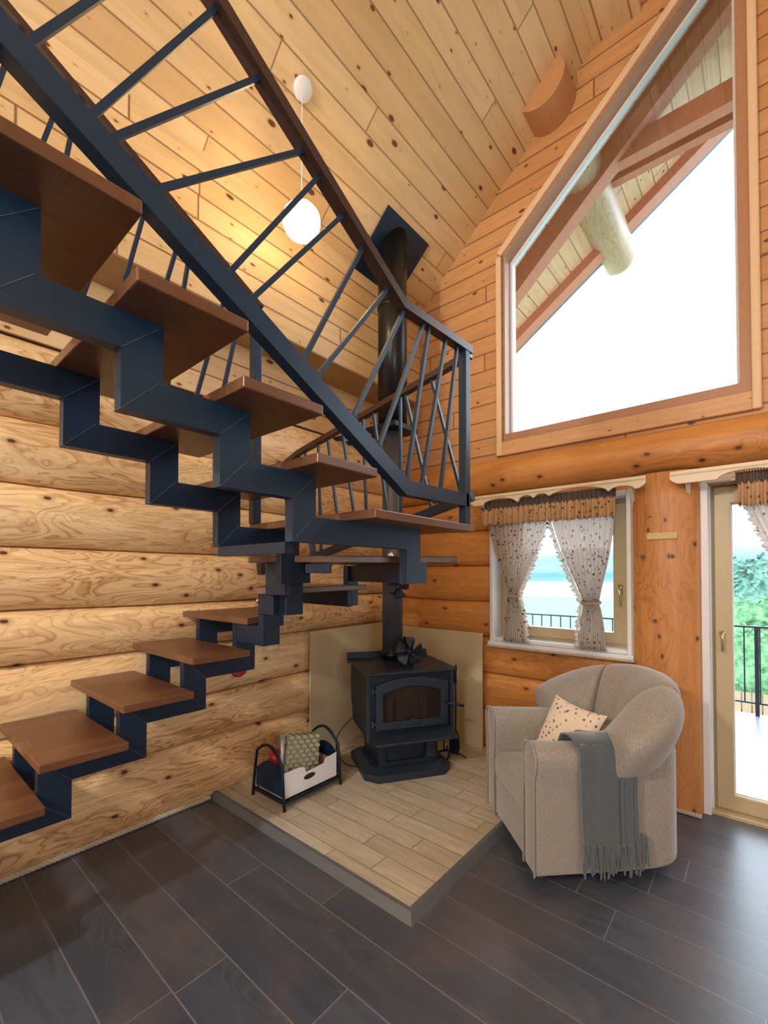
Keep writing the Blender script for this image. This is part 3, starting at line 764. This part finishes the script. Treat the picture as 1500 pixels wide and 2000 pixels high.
MB().prism(hh, 0, .5265, .528).build('hand_hole', m_blackp, bx)  # black plate painted in for the dark inside the hole
def egg(off, label):
    def fn(a, b):
        y = -1.61 + .27 * a; z = .115 + .265 * b
        bump = .02 * (math.sin(a * 5 * 2 * PI) * math.sin(b * 5 * 2 * PI))
        x = .44 + off - .06 * b + bump
        return (x, y + .02 * b, z)
    M_ = Matrix.Translation((.42, -1.45, .2)) @ Matrix.Rotation(math.radians(-12), 4, 'X') @ Matrix.Translation((-.42, 1.45, -.2))
    g = MB().grid(fn, 60, 60); g.v = [M_ @ p for p in g.v]
    tag(g.build('egg_tray', m_pulp, None, 0, True, 0, .003), label, 'egg tray', 'pulp egg trays in the basket')
egg(.025, 'grey-green pulp egg tray standing foremost in the log basket')
egg(.0, 'grey-green pulp egg tray second from front in the basket')
egg(-.025, 'grey-green pulp egg tray at the back of the basket stack')
tag(MB().lathe([(.013, .10), (.013, .44)], 20, Matrix.Translation((.44, -1.615, 0))).build('metal_tube', m_galv, None, 0, True), 'upright grey metal tube in the log basket', 'tube')
b = MB().lathe([(.03, .11), (.045, .20), (.046, .27), (.03, .31)], 24, Matrix.Translation((.34, -1.59, 0))); tag(b.build('red_ball', m_red, None, 0, True), 'dark red rounded packet behind the tube in the basket', 'packet')

# ================================================================== staircase
stair = empty('staircase', (.40, -3.0, 0), 0, 'dark steel and walnut zigzag staircase winding up past the stove', 'stairs')
r_ = .147; TH = .032
trd = []
def tread(poly, z, mat=m_tread):
    o = MB().prism(poly, 2, z - TH, z).build('tread', mat, stair, .004); trd.append(o); return o
LY = {1: -3.13, 2: -2.861, 3: -2.596, 4: -2.316}
zL = {k: 1.03 - (4 - k) * r_ for k in range(-2, 5)}
for k in range(-2, 5):
    y = LY.get(k, -3.13 - .269 * (1 - k)); tread([(.06, y), (.73, y), (.73, y + .29), (.06, y + .29)], zL[k])
zW = [1.185, 1.337, 1.487, 1.628]
tread([(.06, -2.045), (.735, -2.045), (.60, -1.76), (.06, -1.36)], zW[0])
tread([(.545, -1.86), (.80, -2.05), (.88, -1.99), (.74, -1.19), (.10, -1.22), (.10, -1.48)], zW[1])
tread([(.82, -2.10), (.90, -2.145), (1.53, -1.40), (1.42, -1.21), (.86, -1.21)], zW[2])
tread([(.88, -2.13), (1.64, -2.125), (1.64, -1.44), (1.60, -1.42), (.88, -2.03)], zW[3])
zU = {k: 1.768 + (k - 1) * r_ for k in range(1, 9)}
UY = {1: -2.115, 2: -2.366, 3: -2.624, 4: -2.885}
for k in range(1, 9):
    y = UY.get(k, -2.885 - .255 * (k - 4)); tread([(.88, y - .272), (1.64, y - .272), (1.64, y), (.88, y)], zU[k])
def zig_low(x0, x1):
    Yo = {k: -3.001 + .269 * (k - 1) for k in (-2, -1, 0)}; Yo.update({1: -3.001, 2: -2.731, 3: -2.458, 4: -2.189, 5: -1.92})
    upp = []; low = []
    for k in range(-2, 5):
        zt = zL[k] - TH; zb = zt - .095; o = Yo[k + 1]
        zt2 = (zL[k + 1] if k < 4 else zW[0]) - TH; zb2_ = zt2 - .095
        if k == -2: upp.append((o - .3, zt)); low.append((o - .3, zb))
        upp += [(o - .107, zt), (o - .107, zt2)]
        low += [(o, zb), (o, zb2_ if k < 4 else zt2)]
    return MB().prism(upp + low[::-1], 0, x0, x1)
m_weld = plain('weld_line', (.10, .14, .18), .4, .3)
def miter(par, x, y, z, s, w):
    """fine weld line across a mitred corner"""
    MB().bar((x, y, z), (x, y + w, z + s * w), .0015, .0022, (1, 0, 0)).build('weld_line', m_weld, par)
sl_ = zig_low(.57, .61).build('stringer', m_steel, stair)
b = zig_low(.19, .23); b.box(.19, .23, -1.9195, -1.45, zW[0] - TH - .09, zW[0] - TH - .001); b.build('stringer', m_steel, stair)
zb3 = zW[2] - TH
def zig_up(x0, x1, ext, foot):
    upp = [(foot, zb3), (ext, zb3)]; low = [(foot, zb3 - .095), (ext - .10, zb3 - .095)]
    for k in range(0, 8):
        zt = (zW[3] if k == 0 else zU[k]) - TH; zb = zt - .088
        yl = -2.272 - .2545 * k - .095
        if k == 0: upp.append((ext, zt)); low.append((ext - .10, zb))
        upp += [(yl + .098, zt), (yl + .098, zU[k + 1] - TH)]
        low += [(yl, zb), (yl, zU[k + 1] - TH - .088)]
    return MB().prism(upp + low[::-1], 0, x0, x1)
sn = zig_up(1.455, 1.495, -1.66, -1.61).build('stringer', m_steel2, stair)
sf_ = zig_up(.99, 1.03, -1.965, -1.90).build('stringer', m_steel, stair)
MB().box(1.0305, 1.4545, -2.367, -2.332, zW[3] - TH - .125, zW[3] - TH - .088).build('cross_bar', m_steel, stair)
for k in range(0, 5):
    zt = (zW[3] if k == 0 else zU[k]) - TH; zb = zt - .088; yl = -2.272 - .2545 * k - .095
    for W_, x in ((sn, 1.4955), (sf_, 1.0305)):
        miter(W_, x, yl, zb, 1, .088)
        miter(W_, x, yl, zU[k + 1] - TH - .088, .9, .095)
for o_y, zz in ((-1.76, zb3 - .095),): miter(sn, 1.4955, o_y, zz, .95, .10)
for k, o in ((0, -3.001), (1, -2.731), (2, -2.458), (3, -2.189), (4, -1.92)):
    zt = zL[k] - TH if k else zL[0] - TH
    miter(sl_, .6105, o - .107, zL[k] - TH - .001, -.89, .107)
    if k < 4: miter(sl_, .6105, o - .107, zL[k + 1] - TH, -.89, .107)
# winder carriage
b = MB()
b.bar((1.47, -1.67, zb3 - .0475), (.70, -1.30, zb3 - .0475), .04, .095)
b.bar((1.032, -1.93, zb3 - .026), (1.12, -1.85, zb3 - .026), .03, .045)
zb2 = zW[1] - TH
b.box(.70, .74, -1.36, -1.27, zb2 - .095, zb3)
b.bar((.74, -1.34, zb2 - .05), (.18, -1.28, zb2 - .05), .04, .10)
b.build('stringer', m_steel, stair, .003)
b = MB()
b.bar((.955, -2.04, (zb2 - .095 + zb3) / 2), (.955, -2.04, (zb2 - .095 + zb3) / 2 + .001), .01, .01)
b.v = []; b.f = []
def col(x, y, w, th, z0, z1, rot):
    M_ = Matrix.Translation((x, y, 0)) @ Matrix.Rotation(math.radians(rot), 4, 'Z'); b.box(-w / 2, w / 2, -th / 2, th / 2, z0, z1, M_)
col(.945, -2.02, .12, .04, zb2 - .0, zb3, 10); col(.965, -1.95, .09, .036, zb2 - .093, zb3 - .04, 80)
zb1 = zW[0] - TH
b.box(.80, .84, -2.03, -1.93, zb1 - .095, zb2 - .0955); b.box(.80, .84, -2.03, -1.86, zb2 - .095, zb2 - .001); b.box(.8405, .92, -2.03, -1.99, zb2 - .095, zb2 - .001)
b.box(.612, .7995, -2.028, -1.992, zb1 - .094, zb1 - .001); b.bar((.20, -1.50, zb1 - .05), (.60, -1.78, zb1 - .05), .04, .09)
b.build('stringer', m_steel, stair, .003)
# outer railing of the upper flight
XR = 1.60
def rail(pts, w, h, name, mat, parent, bev=.004):
    """mitred flat-sided rail along a polyline lying in one vertical plane"""
    ax = 0 if abs(pts[0][0] - pts[-1][0]) < 1e-6 else 1
    P2 = [Vector((p[1 - ax], p[2])) for p in pts]; c = pts[0][ax]; up_ = []; lo_ = []
    for i, p in enumerate(P2):
        ds = []
        if i: ds.append((p - P2[i - 1]).normalized())
        if i < len(P2) - 1: ds.append((P2[i + 1] - p).normalized())
        n0 = Vector((-ds[0].y, ds[0].x)); n1 = Vector((-ds[-1].y, ds[-1].x)); m = (n0 + n1).normalized(); k = h / 2 / m.dot(n0)
        up_.append(tuple(p + m * k)); lo_.append(tuple(p - m * k))
    return MB().prism(up_ + lo_[::-1], ax, c - w / 2, c + w / 2).build(name, mat, parent)
r1 = rail([(XR, -3.9, 2.806), (XR, -3.12, 2.388), (XR, -1.915, 1.734), (XR, -1.45, 1.744)], .04, .058, 'railing', m_steel2, stair)
rail([(XR, -3.9, 3.53), (XR, -1.93, 2.440), (XR, -1.41, 2.462)], .045, .035, 'handrail', m_rail, r1)
MB().box(XR - .02, XR + .02, -1.475, -1.435, zW[3], 2.452).build('newel_post', m_steel2, r1, .003)
def bal(a, c, par, w=.014):
    MB().bar(a, c, w, w, (1, 0, 0)).build('baluster', m_steel2, par)
for (y0, z0), (y1, z1) in [((-3.34, 2.53), (-3.02, 3.03)), ((-3.081, 2.40), (-2.80, 2.91)), ((-2.976, 2.345), (-2.70, 2.85)), ((-2.939, 2.326), (-2.568, 2.784)), ((-2.845, 2.281), (-2.407, 2.697)), ((-2.662, 2.181), (-2.347, 2.663)), ((-2.593, 2.147), (-2.24, 2.605)), ((-2.412, 2.048), (-2.145, 2.552)), ((-2.355, 2.02), (-2.005, 2.475)), ((-2.195, 1.936), (-1.911, 2.435)), ((-2.063, 1.866), (-1.78, 2.440)), ((-1.899, 1.765), (-1.743, 2.442)), ((-1.80, 1.765), (-1.612, 2.447)), ((-1.66, 1.765), (-1.517, 2.450))]:
    bal((XR, y0, z0), (XR, y1, z1), r1)
for k in range(5): bal((XR, -3.55 - .13 * k, 2.60 + .07 * k), (XR, -3.35 - .13 * k, 3.20 + .07 * k), r1)
# inner railing
XI = .90
r2 = rail([(XI, -3.9, 2.86), (XI, -2.11, 1.862)], .04, .045, 'railing', m_steel2, stair)
rail([(XI, -3.9, 3.640), (XI, -2.09, 2.625)], .04, .022, 'handrail', m_rail, r2)
MB().box(XI - .02, XI + .02, -2.135, -2.095, zW[3], 2.63).build('newel_post', m_steel2, r2, .003)
def zi(y, lo): return (1.862 - (y + 2.11) * .5575) if lo else (2.625 - (y + 2.09) * .5608)
yy = -2.22; i = 0
while yy > -3.85:
    dy = (.10, .13, .05, .12)[i % 4]; bal((XI, yy - .06 - dy * .4, zi(yy - .06 - dy * .4, 1)), (XI, yy + dy * .5, zi(yy + dy * .5, 0)), r2); yy -= (.085, .13, .07, .115)[i % 4]; i += 1
# winder railing along the stove side
YO = -1.38
r3 = rail([(1.60, YO, 1.775), (.40, YO, 1.50), (.05, YO, 1.42)], .04, .04, 'railing', m_steel, stair)
rail([(1.59, YO, 2.462), (1.50, YO, 2.445), (.30, YO, 2.215), (.03, YO, 2.12)], .04, .03, 'handrail', m_rail, r3)
for (x0, z0), (x1, z1) in [((1.36, 2.42), (1.55, 1.75)), ((1.19, 2.39), (1.37, 1.72)), ((1.161, 2.39), (1.164, 1.69)), ((.96, 2.345), (1.085, 1.67)), ((.883, 2.33), (.915, 1.63)), ((.708, 2.29), (.84, 1.61)), ((.579, 2.26), (.70, 1.58)), ((.492, 2.24), (.52, 1.54)), ((.36, 2.22), (.46, 1.53)), ((.24, 2.19), (.44, 1.52)), ((.12, 2.14), (.24, 1.47))]:
    bal((x0, YO, z0), (x1, YO, z1), r3)

# ================================================================== pendant
pc = (.711, -1.70)
pe = empty('pendant_lamp', (pc[0], pc[1], 3.35), 0, 'glowing round glass globe pendant hanging from the pine ceiling', 'pendant lamp')
nz = gz(pc[0]); Mt = Matrix.Translation((pc[0], pc[1], nz)) @ Matrix.Rotation(-math.atan(.887) , 4, 'Y')
MB().lathe([(.055, -.0), (.055, -.022), (.045, -.03)], 32, Mt).build('canopy', m_white, pe, 0, True)
MB().tube([(pc[0], pc[1], nz), (pc[0], pc[1], 3.47)], .003, 6).build('cord', m_white, pe)
MB().lathe([(.012, 3.44), (.014, 3.49)], 16, None, pc).build('holder', m_white, pe, 0, True)
t = NT('glowing_glass'); t.b.inputs['Base Color'].default_value = (1, .9, .75, 1); t.b.inputs['Emission Color'].default_value = (1, .82, .50, 1); t.b.inputs['Emission Strength'].default_value = 2.2
c_z = 3.375; R_ = .105
MB().lathe([(max(.001, R_ * math.sin(a)), c_z - R_ * math.cos(a)) for a in [i * (PI * .62) / 20 for i in range(21)]], 40, None, pc).build('lit_shade', t.m, pe, 0, True)
MB().lathe([(max(.001, R_ * math.sin(a)), c_z - R_ * math.cos(a)) for a in [PI * .62 + i * (PI * .37) / 12 for i in range(13)]], 40, None, pc).build('clear_dome', glass('clear_dome_glass', (1, .96, .9), .1), pe, 0, True)
l = bpy.data.lights.new('pendant_light', 'POINT'); l.energy = 42; l.color = (1, .72, .38); l.shadow_soft_size = .11
lo = bpy.data.objects.new('pendant_light', l); COL.objects.link(lo); lo.parent = pe; lo.location = (0, 0, .03)

# ================================================================== armchair
CL = Vector((1.883, -.828, 0)); CR = math.radians(-44.5)
ch = empty('armchair', (CL.x, CL.y, 0), CR, 'taupe upholstered tub armchair with scalloped back beside the window', 'armchair')
CM = Matrix.Translation(CL) @ Matrix.Rotation(CR, 4, 'Z')
def Cc(name, mb, mat, parent=None, M_=None, **k):
    mb.v = [CM @ (M_ @ p if M_ else p) for p in mb.v]; return mb.build(name, mat, parent or ch, **k)
for sx in (-1, 1):
    for sy in (-1, 1): Cc('foot', MB().lathe([(.02, 0), (.025, .055)], 12, Matrix.Translation((sx * .22, sy * .20, 0))), m_blackp)
# shell: front base, rounded rear
def shell_fn():
    out = []
    for i in range(25):
        a = PI * i / 24; n_ = 4.2
        cx_, sy_ = math.cos(a), math.sin(a)
        out.append((.338 * math.copysign(abs(cx_) ** (2 / n_), cx_), .02 + .385 * abs(sy_) ** (2 / n_)))
    return out
base = [(-.338, -.02), (.338, -.02)] + shell_fn()[1:-1]
Cc('rear_shell', MB().prism(base, 2, .05, .60), m_sofa, bevel=.035, seg=4, smooth=True)
Cc('front_rail', MB().box(-.215, .215, -.345, .1, .05, .27), m_sofa, bevel=.018, seg=3, smooth=True)
cu = MB().box(-.218, .218, -.362, .16, .262, .405); Cc('seat_cushion', cu, m_sofa, bevel=.045, seg=5, smooth=True)
for s in (-1, 1):
    prof = [(s * .205, .05), (s * .205, .50), (s * .20, .56), (s * .205, .60), (s * .235, .628), (s * .28, .634), (s * .325, .62), (s * .348, .585), (s * .345, .54), (s * .325, .49), (s * .325, .05)]
    ar = MB(); n = 12
    vs = []; fs = []
    for i in range(n + 1):
        y = -.355 + .46 * i / n; dz = -.02 * (i / n)
        for x, z in prof:
            sq = 1 - .05 * (1 if i == 0 else 0)
            vs.append((x, y, z + (dz if z > .45 else 0)))
    m_ = len(prof)
    for i in range(n):
        for j in range(m_): fs.append((i * m_ + j, i * m_ + (j + 1) % m_, (i + 1) * m_ + (j + 1) % m_, (i + 1) * m_ + j))
    fs += [tuple(range(m_)), tuple(n * m_ + j for j in range(m_))[::-1]]
    a_ = Cc('arm', ar.add(vs, fs), m_sofa, bevel=.014, seg=3, smooth=True)
    pp = [(x * 1.0 + (0 if abs(x) < .27 else s * .0), -.358, z) for x, z in prof]
    Cc('piping', MB().tube(pp, .005, 6), m_sofa, a_, smooth=True)
# scalloped back: three puffed lobes along a horseshoe
def lobe(f0, f1, NN=26, n=22):
    vs = []; fs = []
    for i in range(NN + 1):
        t_ = -1 + 2 * i / NN; ph = math.radians(f0 + (f1 - f0) * (i / NN))
        u = abs(math.degrees(ph)) / 100          # 0 at the centre back, 1 at the arm
        sc_ = max(.05, (1 - abs(t_) ** 5)) ** .5; sc_ = .42 + .58 * sc_ if abs(t_) > .999 and 0 else sc_
        sc_ = .55 + .45 * sc_ if abs(t_) < .9999 else .45
        top = .905 - .235 * u ** 2.2; bot = .40 + .04 * u
        cz = (top + bot) / 2; hz = (top - bot) / 2 * (.9 + .1 * sc_); rad = (.125 + .035 * u) * sc_
        R1x, R1y = .305, .30
        c = Vector((R1x * math.sin(ph), .03 + R1y * math.cos(ph), 0)); d = Vector((math.sin(ph), math.cos(ph), 0))
        for k in range(n):
            a = 2 * PI * k / n; ca, sa = math.cos(a), math.sin(a)
            ex = math.copysign(abs(ca) ** .85, ca) * rad; ez = math.copysign(abs(sa) ** .85, sa) * hz
            lean = .10 * (ez / hz + .0)       # top leans outward
            vs.append(c + d * (ex + lean * (.75 + .25 * u)) + Vector((0, 0, cz + ez)))
    for i in range(NN):
        for k in range(n): fs.append((i * n + k, i * n + (k + 1) % n, (i + 1) * n + (k + 1) % n, (i + 1) * n + k))
    fs += [tuple(range(n))[::-1], tuple(NN * n + k for k in range(n))]
    return MB().add(vs, fs)
for a0, a1 in ((-96, -38), (-39, 39), (38, 96)):
    Cc('back_cushion', lobe(a0, a1), m_sofa, smooth=True, sub=1)

# throw over the near arm
th = empty('throw_blanket', (2.16, -1.1, .1), 0, 'slate grey fringed throw draped over the near arm of the armchair', 'throw')
path = [(.17, .56), (.19, .60), (.215, .638), (.25, .652), (.29, .654), (.335, .642), (.362, .61), (.366, .56), (.362, .50), (.357, .40), (.356, .30), (.358, .19)]
PL = smoothpath([(x, 0, z) for x, z in path], 5)
def thr(a, b, off=0.0, y0=-.18, y1=.06):
    p = PL[min(int(b * (len(PL) - 1)), len(PL) - 1)]
    y = y0 + (y1 - y0) * a + .045 * max(0, b - .3)
    w = .005 * math.sin(a * 11 + b * 3) + .003 * math.sin(a * 23 + b * 7)
    return (p.x + off + w * b + .002, y, p.z + .006 + .003 * math.sin(a * 9))
g = MB().grid(lambda a, b: thr(a, b), 34, len(PL)); g.v = [CM @ p for p in g.v]; g.build('cloth', m_throw, th, 0, True, 0, .006)
g = MB().grid(lambda a, b: thr(a, b, .010, .0, .075), 18, len(PL)); g.v = [CM @ p for p in g.v]; g.build('cloth_fold', m_throw, th, 0, True, 0, .006)
for k in range(46):
    a = k / 45; x0, y0_, z0 = thr(a * 1.22, 1.0); x0 += random.uniform(-.002, .012)
    if k > 38: z0 += .03
    L = random.uniform(.10, .14); sw = random.uniform(-.012, .012)
    pts = [(x0, y0_, z0 + .01), (x0 + .006, y0_ + sw * .3, z0 - L * .35), (x0 + random.uniform(0, .012), y0_ + sw, z0 - L * .7), (x0 + random.uniform(0, .015), y0_ + sw * random.uniform(.5, 1.6), z0 - L)]
    f = MB().tube(smoothpath(pts, 3), [.0042] * 9 + [.002], 5); f.v = [CM @ p for p in f.v]; f.build('fringe', m_throw, th, 0, True)

# cushion
def cushion(name, mat, s=.36, t_=.13):
    vs = []; fs = []; n = 22
    for side in (1, -1):
        for i in range(n + 1):
            for j in range(n + 1):
                u, v = -1 + 2 * i / n, -1 + 2 * j / n
                pin = 1 - .10 * (1 - u * u) * (abs(v) ** 2) ; pin2 = 1 - .10 * (1 - v * v) * (abs(u) ** 2)
                h = max(0, (1 - u * u) * (1 - v * v)) ** .42
                vs.append((s / 2 * u * pin2, s / 2 * v * pin, side * t_ / 2 * h))
    N1 = (n + 1) ** 2
    for i in range(n):
        for j in range(n):
            q = (i * (n + 1) + j, (i + 1) * (n + 1) + j, (i + 1) * (n + 1) + j + 1, i * (n + 1) + j + 1)
            fs.append(q); fs.append(tuple(N1 + k for k in q)[::-1])
    return MB().add(vs, fs)
M_ = CM @ Matrix.Translation((-.055, .0, .545)) @ Matrix.Rotation(math.radians(24), 4, 'Z') @ Matrix.Rotation(math.radians(62), 4, 'X') @ Matrix.Rotation(math.radians(-6), 4, 'Z')
g = cushion('c', m_pillow, .335, .13); g.v = [M_ @ p for p in g.v]
tag(g.build('throw_pillow', m_pillow, None, 0, True), 'cream rosebud print cushion leaning on the armchair seat', 'cushion')

# ================================================================== wall bits on the left wall
b = MB().tube([(.02, -1.55, 1.225), (.09, -1.56, 1.225)], .006, 8); b.lathe([(.004, 0), (.018, .006), (.018, .02), (.006, .026)], 16, Matrix.Translation((.09, -1.56, 1.225)) @ Matrix.Rotation(PI / 2, 4, 'Y'))
tag(b.build('eye_bolt', m_chrome, None, 0, True), 'chrome bolt sticking out of the log wall beside the stair', 'bolt')
b = MB().box(.03, .085, -1.53, -1.49, 1.40, 1.49); tag(b.build('wall_hook', m_blackp, bevel=.006), 'small black hook on the log wall behind the steps', 'hook')
b = MB().lathe([(.062, 0), (.066, .012), (.05, .018), (.046, .012)], 32, Matrix.Translation((.045, -1.67, .80)) @ Matrix.Rotation(PI / 2, 4, 'Y')); tag(b.build('wall_disc', m_red, None, 0, True), 'red round ornament on the log wall below the steps', 'ornament')

# ================================================================== outside
ov = empty('roof_overhang', (1.5, 1.0, 4.8), 0, 'pine roof overhang with reddish rafters outside the gable window', 'roof')
def sof(x): return 3.5 + .887 * x
vs = []
for x in (-.6, 2.75):
    for y in (.22, 1.32 + .268 * x):
        for dz in (.0, .12): vs.append((x, y, sof(x) + dz))
for x in (2.75, 6.1):
    for y in (.22, 1.32 + .268 * (5.5 - x)):
        for dz in (.0, .12): vs.append((x, y, sof(5.5 - x) + dz))
q = [(0, 1, 3, 2), (4, 6, 7, 5), (0, 4, 5, 1), (2, 3, 7, 6), (0, 2, 6, 4), (1, 5, 7, 3)]
MB().add(vs[:8], q).build('soffit', m_soff, ov)
MB().add(vs[8:], q).build('soffit', m_soff, ov)
def fa(x0, x1, dy0, dy1, za, zb, nm, mat):
    vs = [(x, 1.32 + .268 * x + dy, sof(x) + z) for x in (x0, x1) for dy in (dy0, dy1) for z in (za, zb)]
    MB().add(vs, q).build(nm, mat, ov)
fa(-.6, 2.75, -.16, -.02, -.11, .02, 'fascia', m_redwood)
fa(-.6, 2.75, -.02, .10, -.045, .14, 'verge_trim', m_stone)
MB().prism([(.2, sof(.2) - .29), (2.75, sof(2.75) - .29), (2.75, sof(2.75)), (.2, sof(.2))], 1, .66, .80).build('rafter', m_redwood, ov)
MB().box(1.55, 3.9, .72, .82, 4.79, 4.96).build('tie_beam', m_redwood, ov)
MB().box(1.60, 3.9, 1.0, 1.08, 4.88, 5.02).build('tie_beam', m_redwood, ov)
m_logo = logmat('weathered_log', 1, (.50, .36, .21), (.38, .25, .13), (.24, .13, .06), .9)
cyl_y(MB(), 1.50, 4.84, .175, .22, 2.08, wob=.05, cap=.03).build('purlin_log', m_logo, ov, 0, True)
# balcony
dk = empty('balcony', (2.5, 1.5, -.05), 0, 'pale balcony deck outside the door', 'balcony')
m_deck = planks('wet_deck', (0, 1, 0), (1, 0, 0), .30, 3, [(.20, .23, .25), (.26, .29, .31)], (.12, .13, .14), .03, knots=False, rough=.25, grain=.3).m
MB().box(-1.5, 7, .22, 2.78, -.16, -.05).build('deck', m_deck, dk)
rl = empty('balcony_railing', (2.5, 2.7, -.05), 0, 'thin black metal balcony railing beyond the window and door', 'railing')
MB().bar((-.6, 2.7, .86), (6, 2.7, .86), .04, .018).build('top_rail', m_iron, rl)
MB().bar((-.6, 2.7, .08), (6, 2.7, .08), .03, .015).build('bottom_rail', m_iron, rl)
for x in (-.6, 1.0, 2.6, 4.2, 5.9): MB().bar((x, 2.7, -.05), (x, 2.7, .86), .035, .035).build('railing_post', m_iron, rl)
for k in range(50):
    x = -.5 + .125 * k
    MB().bar((x, 2.7, .08), (x, 2.7, .86), .012, .012).build('baluster', m_iron, rl)
# land
def outm(name, c, sc_=.05, var=.2): return plain(name, c, .9, 0, 0, sc_, var)
gm = outm('meadow', (.09, .16, .11), .02, .3)
struct(MB().box(-900, 900, 2.9, 120, -4.6, -4.5), 'ground', gm, 'meadow below the balcony')
def ridge(name, y, base, hts, mat, label, cat, x0=-900, x1=900, seed=0, dep=60, sc_=.01):
    n = 160
    vs = []; fs = []
    for i in range(n + 1):
        x = x0 + (x1 - x0) * i / n
        h = base + hts * (.5 + .5 * noise.noise(Vector((x * sc_, seed, 0))) + .18 * noise.noise(Vector((x * sc_ * 6, seed, 3))))
        vs += [(x, y, -10), (x, y, h * .55 - 2), (x, y + dep * .5, h), (x, y + dep, -10)]
    for i in range(n):
        for j in range(3): fs.append((i * 4 + j, i * 4 + j + 1, i * 4 + 5 + j, i * 4 + 4 + j))
    return tag(MB().add(vs, fs).build(name, mat, None, 0, True), label, cat)
ridge('hill', 700, 8, 75, outm('far_hill', (.12, .20, .27), .01, .1), 'pale blue mountain ridge beyond the lake', 'hill', seed=4, dep=300, sc_=.003, x0=-1800, x1=1800)  # distance haze painted in as the ridge's pale blue
ridge('hill', 420, -2, 22, outm('near_hill', (.08, .17, .17), .03, .25), 'blue-green wooded shore in front of the mountain ridge', 'hill', seed=9, dep=120, sc_=.012, x0=-900)  # same haze tint put into the shore's colour
lk = MB().box(-900, 900, 120.1, 415, -4.7, -4.6); t = NT('lake_water'); t.set(Roughness=.15); t.b.inputs['Base Color'].default_value = (.16, .25, .28, 1)
tag(lk.build('lake', t.m), 'pale lake between meadow and far shore', 'lake')
def leafm(name, c1, c2):
    t = NT(name); t.set(Roughness=.9); nz = t.noise(t.pos(), 9, 3, 0, .7); t.col(t.mix(t.ramp(nz, [(.4, 0.0), (.6, 1.0)]), c1, c2)); return t.m
m_leaf = leafm('hedge_leaf', (.05, .16, .07), (.14, .28, .12)); m_leafd = leafm('conifer_leaf', (.05, .14, .11), (.11, .24, .16))
def bush(name, c, r, mat, label, cat, n=260, leaf=.12, group=None):
    mb = MB(); rnd = random.Random(hash((round(c[0], 2), round(c[1], 2))) & 255)
    nu, nv = 28, 18
    def fn(a, b):
        th_, ph = a * 2 * PI, b * PI; d = Vector((math.cos(th_) * math.sin(ph), math.sin(th_) * math.sin(ph), math.cos(ph)))
        k = 1 + .22 * noise.noise(d * 3 + Vector(c))
        return (c[0] + r[0] * d.x * k, c[1] + r[1] * d.y * k, c[2] + r[2] * d.z * k)
    mb.grid(fn, nu, nv, cu=True)
    for i in range(n * 4):
        d = Vector((rnd.gauss(0, 1), rnd.gauss(0, 1), rnd.gauss(0, 1))).normalized(); k = 1 + .22 * noise.noise(d * 3 + Vector(c)) + rnd.uniform(-.02, .06)
        p = Vector((c[0] + r[0] * d.x * k, c[1] + r[1] * d.y * k, c[2] + r[2] * d.z * k)); e1 = Vector((rnd.gauss(0, 1), rnd.gauss(0, 1), rnd.gauss(0, 1))).normalized() * leaf; e2 = e1.cross(d).normalized() * leaf * .6
        mb.add([p - e1, p + e2, p + e1, p - e2], [(0, 1, 2, 3)])
    return tag(mb.build(name, mat), label, cat, group)
bush('hedge', (2.9, 9.5, -1.15), (2.2, 1.0, 1.9), m_leaf, 'bright green hedge beyond the balcony railing', 'hedge', 500, .09)
bush('conifer_tree', (2.5, 13.5, -.6), (1.3, 1.2, 2.3), m_leafd, 'dark blue-green conifer behind the hedge', 'tree', 400, .12)
bush('leafy_tree', (6.6, 14, -.6), (1.8, 1.3, 2.0), m_leaf, 'pale leafy tree behind the hedge, right of the conifer', 'tree', 400, .12)
f = empty('garden_fence', (3, 8.2, -4.5), 0, 'weathered wooden garden fence below the hedge', 'fence')
m_fence = outm('fence_wood', (.25, .17, .10), 3, .25)
for k in range(26): MB().box(1.2 + .16 * k, 1.34 + .16 * k, 8.2, 8.23, -3.2, -.95).build('fence_board', m_fence, f)
MB().box(1.2, 5.4, 8.23, 8.27, -1.3, -1.2).build('fence_rail', m_fence, f)
